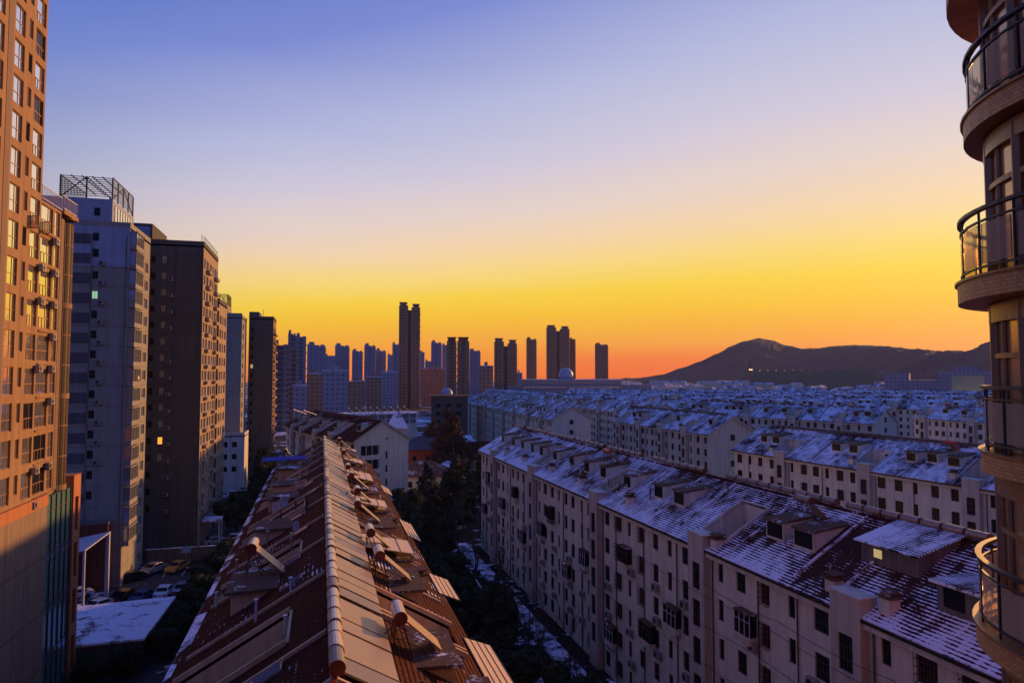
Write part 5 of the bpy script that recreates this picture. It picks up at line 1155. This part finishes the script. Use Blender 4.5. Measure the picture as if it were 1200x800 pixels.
for a in ((-25.0, 120.2, -118, 'car_silver', 'silver car facing the camera in the back row of the parking lot', 1.1), (-21.6, 120.5, -112, 'car_yellow', 'yellow brown car beside the silver one in the back row of the parking lot', 1.05),
          (-30.2, 116.4, -140, 'car_white', 'white car with its nose to the camera beside the canopy posts', 1), (-27.4, 116.6, -150, 'car_dark', 'dark car parked beside the white one near the canopy posts', 1), (-32.6, 109.5, -150, 'car_white', 'white car half hidden behind the front canopy post', 1),
          (-25.6, 106.2, 70, 'car_dark', 'big black car in the front row seen from behind', 1.2), (-27.8, 103.6, 55, 'car_white', 'white car left of the big black one in the front row', 1), (-23.3, 106.4, 70, 'car_blue', 'dark blue car right of the big black one in the front row', .95),
          (-20.9, 107.6, 85, 'car_white', 'white car seen from behind at the right end of the front row', 1), (-30.4, 101.6, 60, 'car_white', 'white car at the left end of the front row by the podium', 1),
          (-18.4, 137.5, 25, 'car_silver', 'pale silver car under the trees at the foot of the dark fronted tower', 1), (-15.2, 139, 80, 'car_white', 'white car parked behind the pale silver one by the dark fronted tower', 1),
          (-17.5, 178, 80, 'car_silver', 'nearest pale car on the street beyond the trees', 1), (-19.8, 181, 80, 'car_blue', 'bluish car beside the nearest pale one on the street', 1), (-19.4, 196, 85, 'car_silver', 'pale car in the second cluster up the street', 1), (-22.5, 203, 85, 'car_red', 'red car in the second cluster up the street', 1),
          (-24.2, 214, 85, 'car_white', 'white car below the pale annex up the street', 1), (-25.5, 247, 85, 'car_white', 'left one of the two farthest white cars on the street', 1), (-22.6, 246, 85, 'car_white', 'right one of the two farthest white cars on the street', 1), (-33.6, 116.6, -135, 'car_silver', 'silver car between the canopy posts and the white nose-out car', 1), (-18.6, 121.2, -110, 'car_dark', 'dark car right of the yellow brown one in the back row', 1), (-32.8, 100.6, 60, 'car_red', 'red car at the far left of the front row beside the podium', 1), (-18.7, 108.6, 85, 'car_silver', 'silver car half under the shrubs at the right of the front row', 1), (-21.4, 190, 84, 'car_white', 'white car between the two street clusters', 1), (-23.4, 226, 85, 'car_silver', 'silver car on the street before the farthest pair', 1), (-17.6, 160, 82, 'car_silver', 'grey car alone on the street just past the big tree', 1)): car(*a)

# ------------------------------------------------------------------ trees
def crown_mesh(blobs, n, size, mat, seed, flat=.6):
    rd = random.Random(seed); m = MB(); tot = sum(b[3] ** 2 for b in blobs)
    for bx, by, bz, br, sz in blobs:
        for _ in range(int(n * br * br / tot)):
            while True:
                x, y, z = rd.uniform(-1, 1), rd.uniform(-1, 1), rd.uniform(-1, 1); q = x * x + y * y + z * z
                if .22 < q < 1: break
            c = Vector((bx + x * br, by + y * br, bz + z * br * sz)); s = size * rd.uniform(.5, 1.3)
            nn = Vector((x + rd.uniform(-.7, .7), y + rd.uniform(-.7, .7), z + rd.uniform(-.4, .9))).normalized(); u = nn.orthogonal().normalized(); w = nn.cross(u); a = rd.uniform(0, 6.28); u, w = u * math.cos(a) + w * math.sin(a), w * math.cos(a) - u * math.sin(a)
            m.add([tuple(c - u * s), tuple(c + w * s * .55 - nn * s * .15), tuple(c + u * s), tuple(c - w * s * .55 - nn * s * .15)], [(0, 1, 2, 3)])
    return m.mesh('crown', mat, recalc=False)
def trunk_mesh(h, r, limbs, seed):
    rd = random.Random(seed); m = MB(); m.cyl((0, 0, 0), (.1, .05, h * .6), r, 8, r * .6); m.cyl((.1, .05, h * .6), (0, .1, h), r * .6, 7, r * .15)
    for k in range(limbs):
        z = h * rd.uniform(.25, .85); a = rd.uniform(0, 6.28); l = (h - z) * .6 + .8; m.cyl((.05, .03, z), (math.cos(a) * l, math.sin(a) * l, z + l * .5), r * .3, 5, r * .08)
    return m.mesh('trunk', 'trunk')
def bare_mesh(h, seed, spread=.5):
    rd = random.Random(seed); m = MB(); t_ = MB()
    def br(p, d, l, r, dep, tgt):
        e = p + d * l; tgt.cyl(tuple(p), tuple(e), r, 5 if dep < 2 else 3, r * .6, False)
        if dep >= 5: return
        for _ in range(3 if dep < 4 else 2):
            nd = (d + Vector((rd.uniform(-1, 1), rd.uniform(-1, 1), rd.uniform(-.3, .7))) * spread).normalized(); br(p + d * l * rd.uniform(.6, 1), nd, l * rd.uniform(.6, .8), r * .55, dep + 1, m)
    br(Vector((0, 0, 0)), Vector((0, 0, 1)), h * .34, h * .018, 0, t_)
    return t_.mesh('trunk', 'trunk'), m.mesh('branches', 'twig', recalc=False)
def cone_blobs(h, r, seed, n=16):
    rd = random.Random(seed); out = []
    for k in range(n):
        z = h * (.12 + .86 * k / n); q = r * (1 - (z / h)) ** .8 + .25
        for j in range(3 if q > 1 else 1): a = rd.uniform(0, 6.28); out.append((math.cos(a) * q * .55, math.sin(a) * q * .55, z, q * .62, .45))
    return out
def round_blobs(h, r, seed):
    rd = random.Random(seed); out = [(0, 0, h * .6, r * .7, .9)]
    for k in range(11): a = rd.uniform(0, 6.28); q = rd.uniform(.4, .75) * r; out.append((math.cos(a) * q, math.sin(a) * q, h * rd.uniform(.42, .86), r * rd.uniform(.28, .48), .8))
    return out
TP = {'cedar': (trunk_mesh(15, .28, 10, 1), crown_mesh(cone_blobs(15, 3.9, 2), 6500, .34, 'leaf_cedar', 3)), 'cedar2': (trunk_mesh(15, .28, 10, 4), crown_mesh(cone_blobs(15, 3.0, 5), 5500, .32, 'leaf_dark', 6)),
      'round': (trunk_mesh(8, .24, 8, 7), crown_mesh(round_blobs(9, 3.6, 8), 6000, .30, 'leaf_dark', 9)), 'round2': (trunk_mesh(8, .24, 8, 10), crown_mesh(round_blobs(8.5, 4.0, 11), 6500, .30, 'leaf_dark', 12)),
      'brown': (trunk_mesh(20, .35, 14, 13), crown_mesh(cone_blobs(23, 7.6, 14, 22), 11000, .40, 'leaf_brown', 15)), 'shrub': (trunk_mesh(2, .1, 6, 16), crown_mesh(round_blobs(2.6, 1.7, 17), 2200, .16, 'leaf_dark', 18)), 'bare': bare_mesh(11, 19), 'bare2': bare_mesh(10, 20, .62)}
def tree(kind, x, y, sc, label, group=None, cat='tree', rz=None):
    nm = {'cedar': 'cedar_tree', 'cedar2': 'cedar_tree', 'round': 'evergreen_tree', 'round2': 'evergreen_tree', 'brown': 'redwood_tree', 'shrub': 'shrub', 'bare': 'bare_tree', 'bare2': 'bare_tree'}[kind]
    t = thing(nm, label, cat, (x, y, 0), rnd.uniform(0, 6.28) if rz is None else rz, group); t.scale = (sc, sc, sc * rnd.uniform(.94, 1.08))
    link('trunk', TP[kind][0], t); link('branches' if kind.startswith('bare') else 'crown', TP[kind][1], t)
GT = 'dark trees in the garden between the two rows'
gt = [('round', 15.6, 128, 1.25), ('cedar', 20.5, 136, 1.0), ('cedar', 26.5, 140, 1.1), ('cedar2', 19.5, 122, .95), ('round2', 17, 112, 1.05), ('round', 17.0, 104, .95), ('cedar2', 15.5, 99, .9), ('round2', 16.0, 90, 1.0), ('round', 14, 80, 1.0), ('round2', 18.6, 77, .95), ('cedar', 17.5, 68, .8), ('bare', 20.5, 62, .9), ('round2', 15.2, 60, .95), ('round', 19.5, 52, .95), ('bare', 24.6, 92, .85), ('bare2', 23.9, 107, .8), ('bare', 23.2, 83, .8), ('bare2', 25.2, 68, .75), ('round2', 11.6, 70, .9), ('cedar2', 30, 146, 1.0), ('round', 13, 118, .9), ('bare', 27, 132, .95), ('bare2', 22.6, 74, .8), ('bare', 21.8, 98, .85), ('bare2', 22.4, 114, .9), ('bare', 21.5, 56, .8)]
for kd in ('round', 'cedar', 'bare'):
    l_ = sorted([g_ for g_ in gt if g_[0].startswith(kd)], key=lambda g_: g_[2])
    for i, g_ in enumerate(l_): tree(*g_, {'round': 'bushy dark evergreen', 'cedar': 'pointed dark cedar', 'bare': 'leafless brown tree'}[kd] + f' between the two nearest rows, {nth(i + 1)} of its kind from near end', GT)
tree('brown', 35.0, 190, 1.08, 'tall russet brown redwood standing left of the long middle row'); tree('brown', 31.5, 200, .85, 'lower russet redwood half hidden behind the tall one'); tree('cedar2', 39.5, 196, 1.0, 'dark cedar at the right foot of the tall russet redwood')
tree('round', 55, 196, 1.1, 'dark bushy tree at the foot of the middle row gable'); tree('round2', 60.5, 190, 1.1, 'dark bushy tree behind the far end of the nearest row'); tree('round', 43, 172, 1.0, 'dark bushy tree in front of the dark roofed house'); tree('cedar2', 37, 160, .95, 'pointed cedar before the dark roofed house'); tree('bare', 40, 150, 1.1, 'leafless tree near the far end of the nearest row'); tree('round2', 80, 132, 1.0, 'dark bush in the gap beside the gable of the third row')
tree('bare2', 33, 168, 1.1, 'leafless tree in front of the small snow patched house'); tree('round2', 29, 214, 1.0, 'dark bushy tree behind the red brick house')
for i, g_ in enumerate([('round2', -15.2, 142, .95), ('round', -16.2, 150, .9), ('round', -13.4, 160, .9), ('round2', -12.6, 172, .85), ('round', -14, 186, .9), ('round2', -15.2, 202, .9), ('round', -16.5, 222, 1.0), ('round2', -17.5, 240, 1.0)]): tree(*g_, f'dark roadside tree on the left street, {nth(i + 1)} from the parking lot', 'roadside trees on the left street')
for i, g_ in enumerate([('shrub', -16.3, 84, 1.20), ('shrub', -15.5, 88, 1.36), ('shrub', -15.7, 92, 1.28), ('shrub', -14.9, 96, 1.44), ('shrub', -16.1, 99, 1.36), ('shrub', -14.5, 103, 1.52), ('shrub', -15.7, 107, 1.44), ('shrub', -14.1, 111, 1.60), ('shrub', -15.1, 115, 1.52), ('shrub', -13.8, 120, 1.60), ('shrub', -14.7, 125, 1.44), ('shrub', -12.9, 92, 1.36), ('shrub', -12.3, 99, 1.28), ('shrub', -19.1, 80, 1.20), ('shrub', -21.7, 78.5, 1.12)]): tree(*g_, f'dark shrub between the red roof and garage block, {nth(i + 1)} from the near end', 'shrubs beside the garage block', 'shrub')
for i, (x, y) in enumerate(((240, 560), (262, 520), (300, 470), (330, 520), (350, 440), (380, 560), (405, 470), (430, 640), (330, 640), (290, 610), (460, 420), (500, 460), (360, 500), (415, 540), (450, 560), (120, 420), (90, 400), (70, 380), (140, 480), (95, 470))):
    tree('brown' if i % 3 else 'bare', x, y, .7, 'brown winter tree among the distant houses', 'winter trees among the distant houses')

# ------------------------------------------------------------------ haze
n = bpy.data.materials.new('haze'); n.use_nodes = True; nt = n.node_tree; nt.nodes.clear()
pv = nt.nodes.new('ShaderNodeVolumePrincipled'); pv.inputs['Color'].default_value = (.56, .66, 1.0, 1); pv.inputs['Density'].default_value = HAZE; pv.inputs['Anisotropy'].default_value = .2
ou = nt.nodes.new('ShaderNodeOutputMaterial'); nt.links.new(pv.outputs[0], ou.inputs['Volume'])
m = MB(); m.box(-900, 3400, -450, 3300, -1, 215); hz = m.build('haze', n); hz['kind'] = 'stuff'
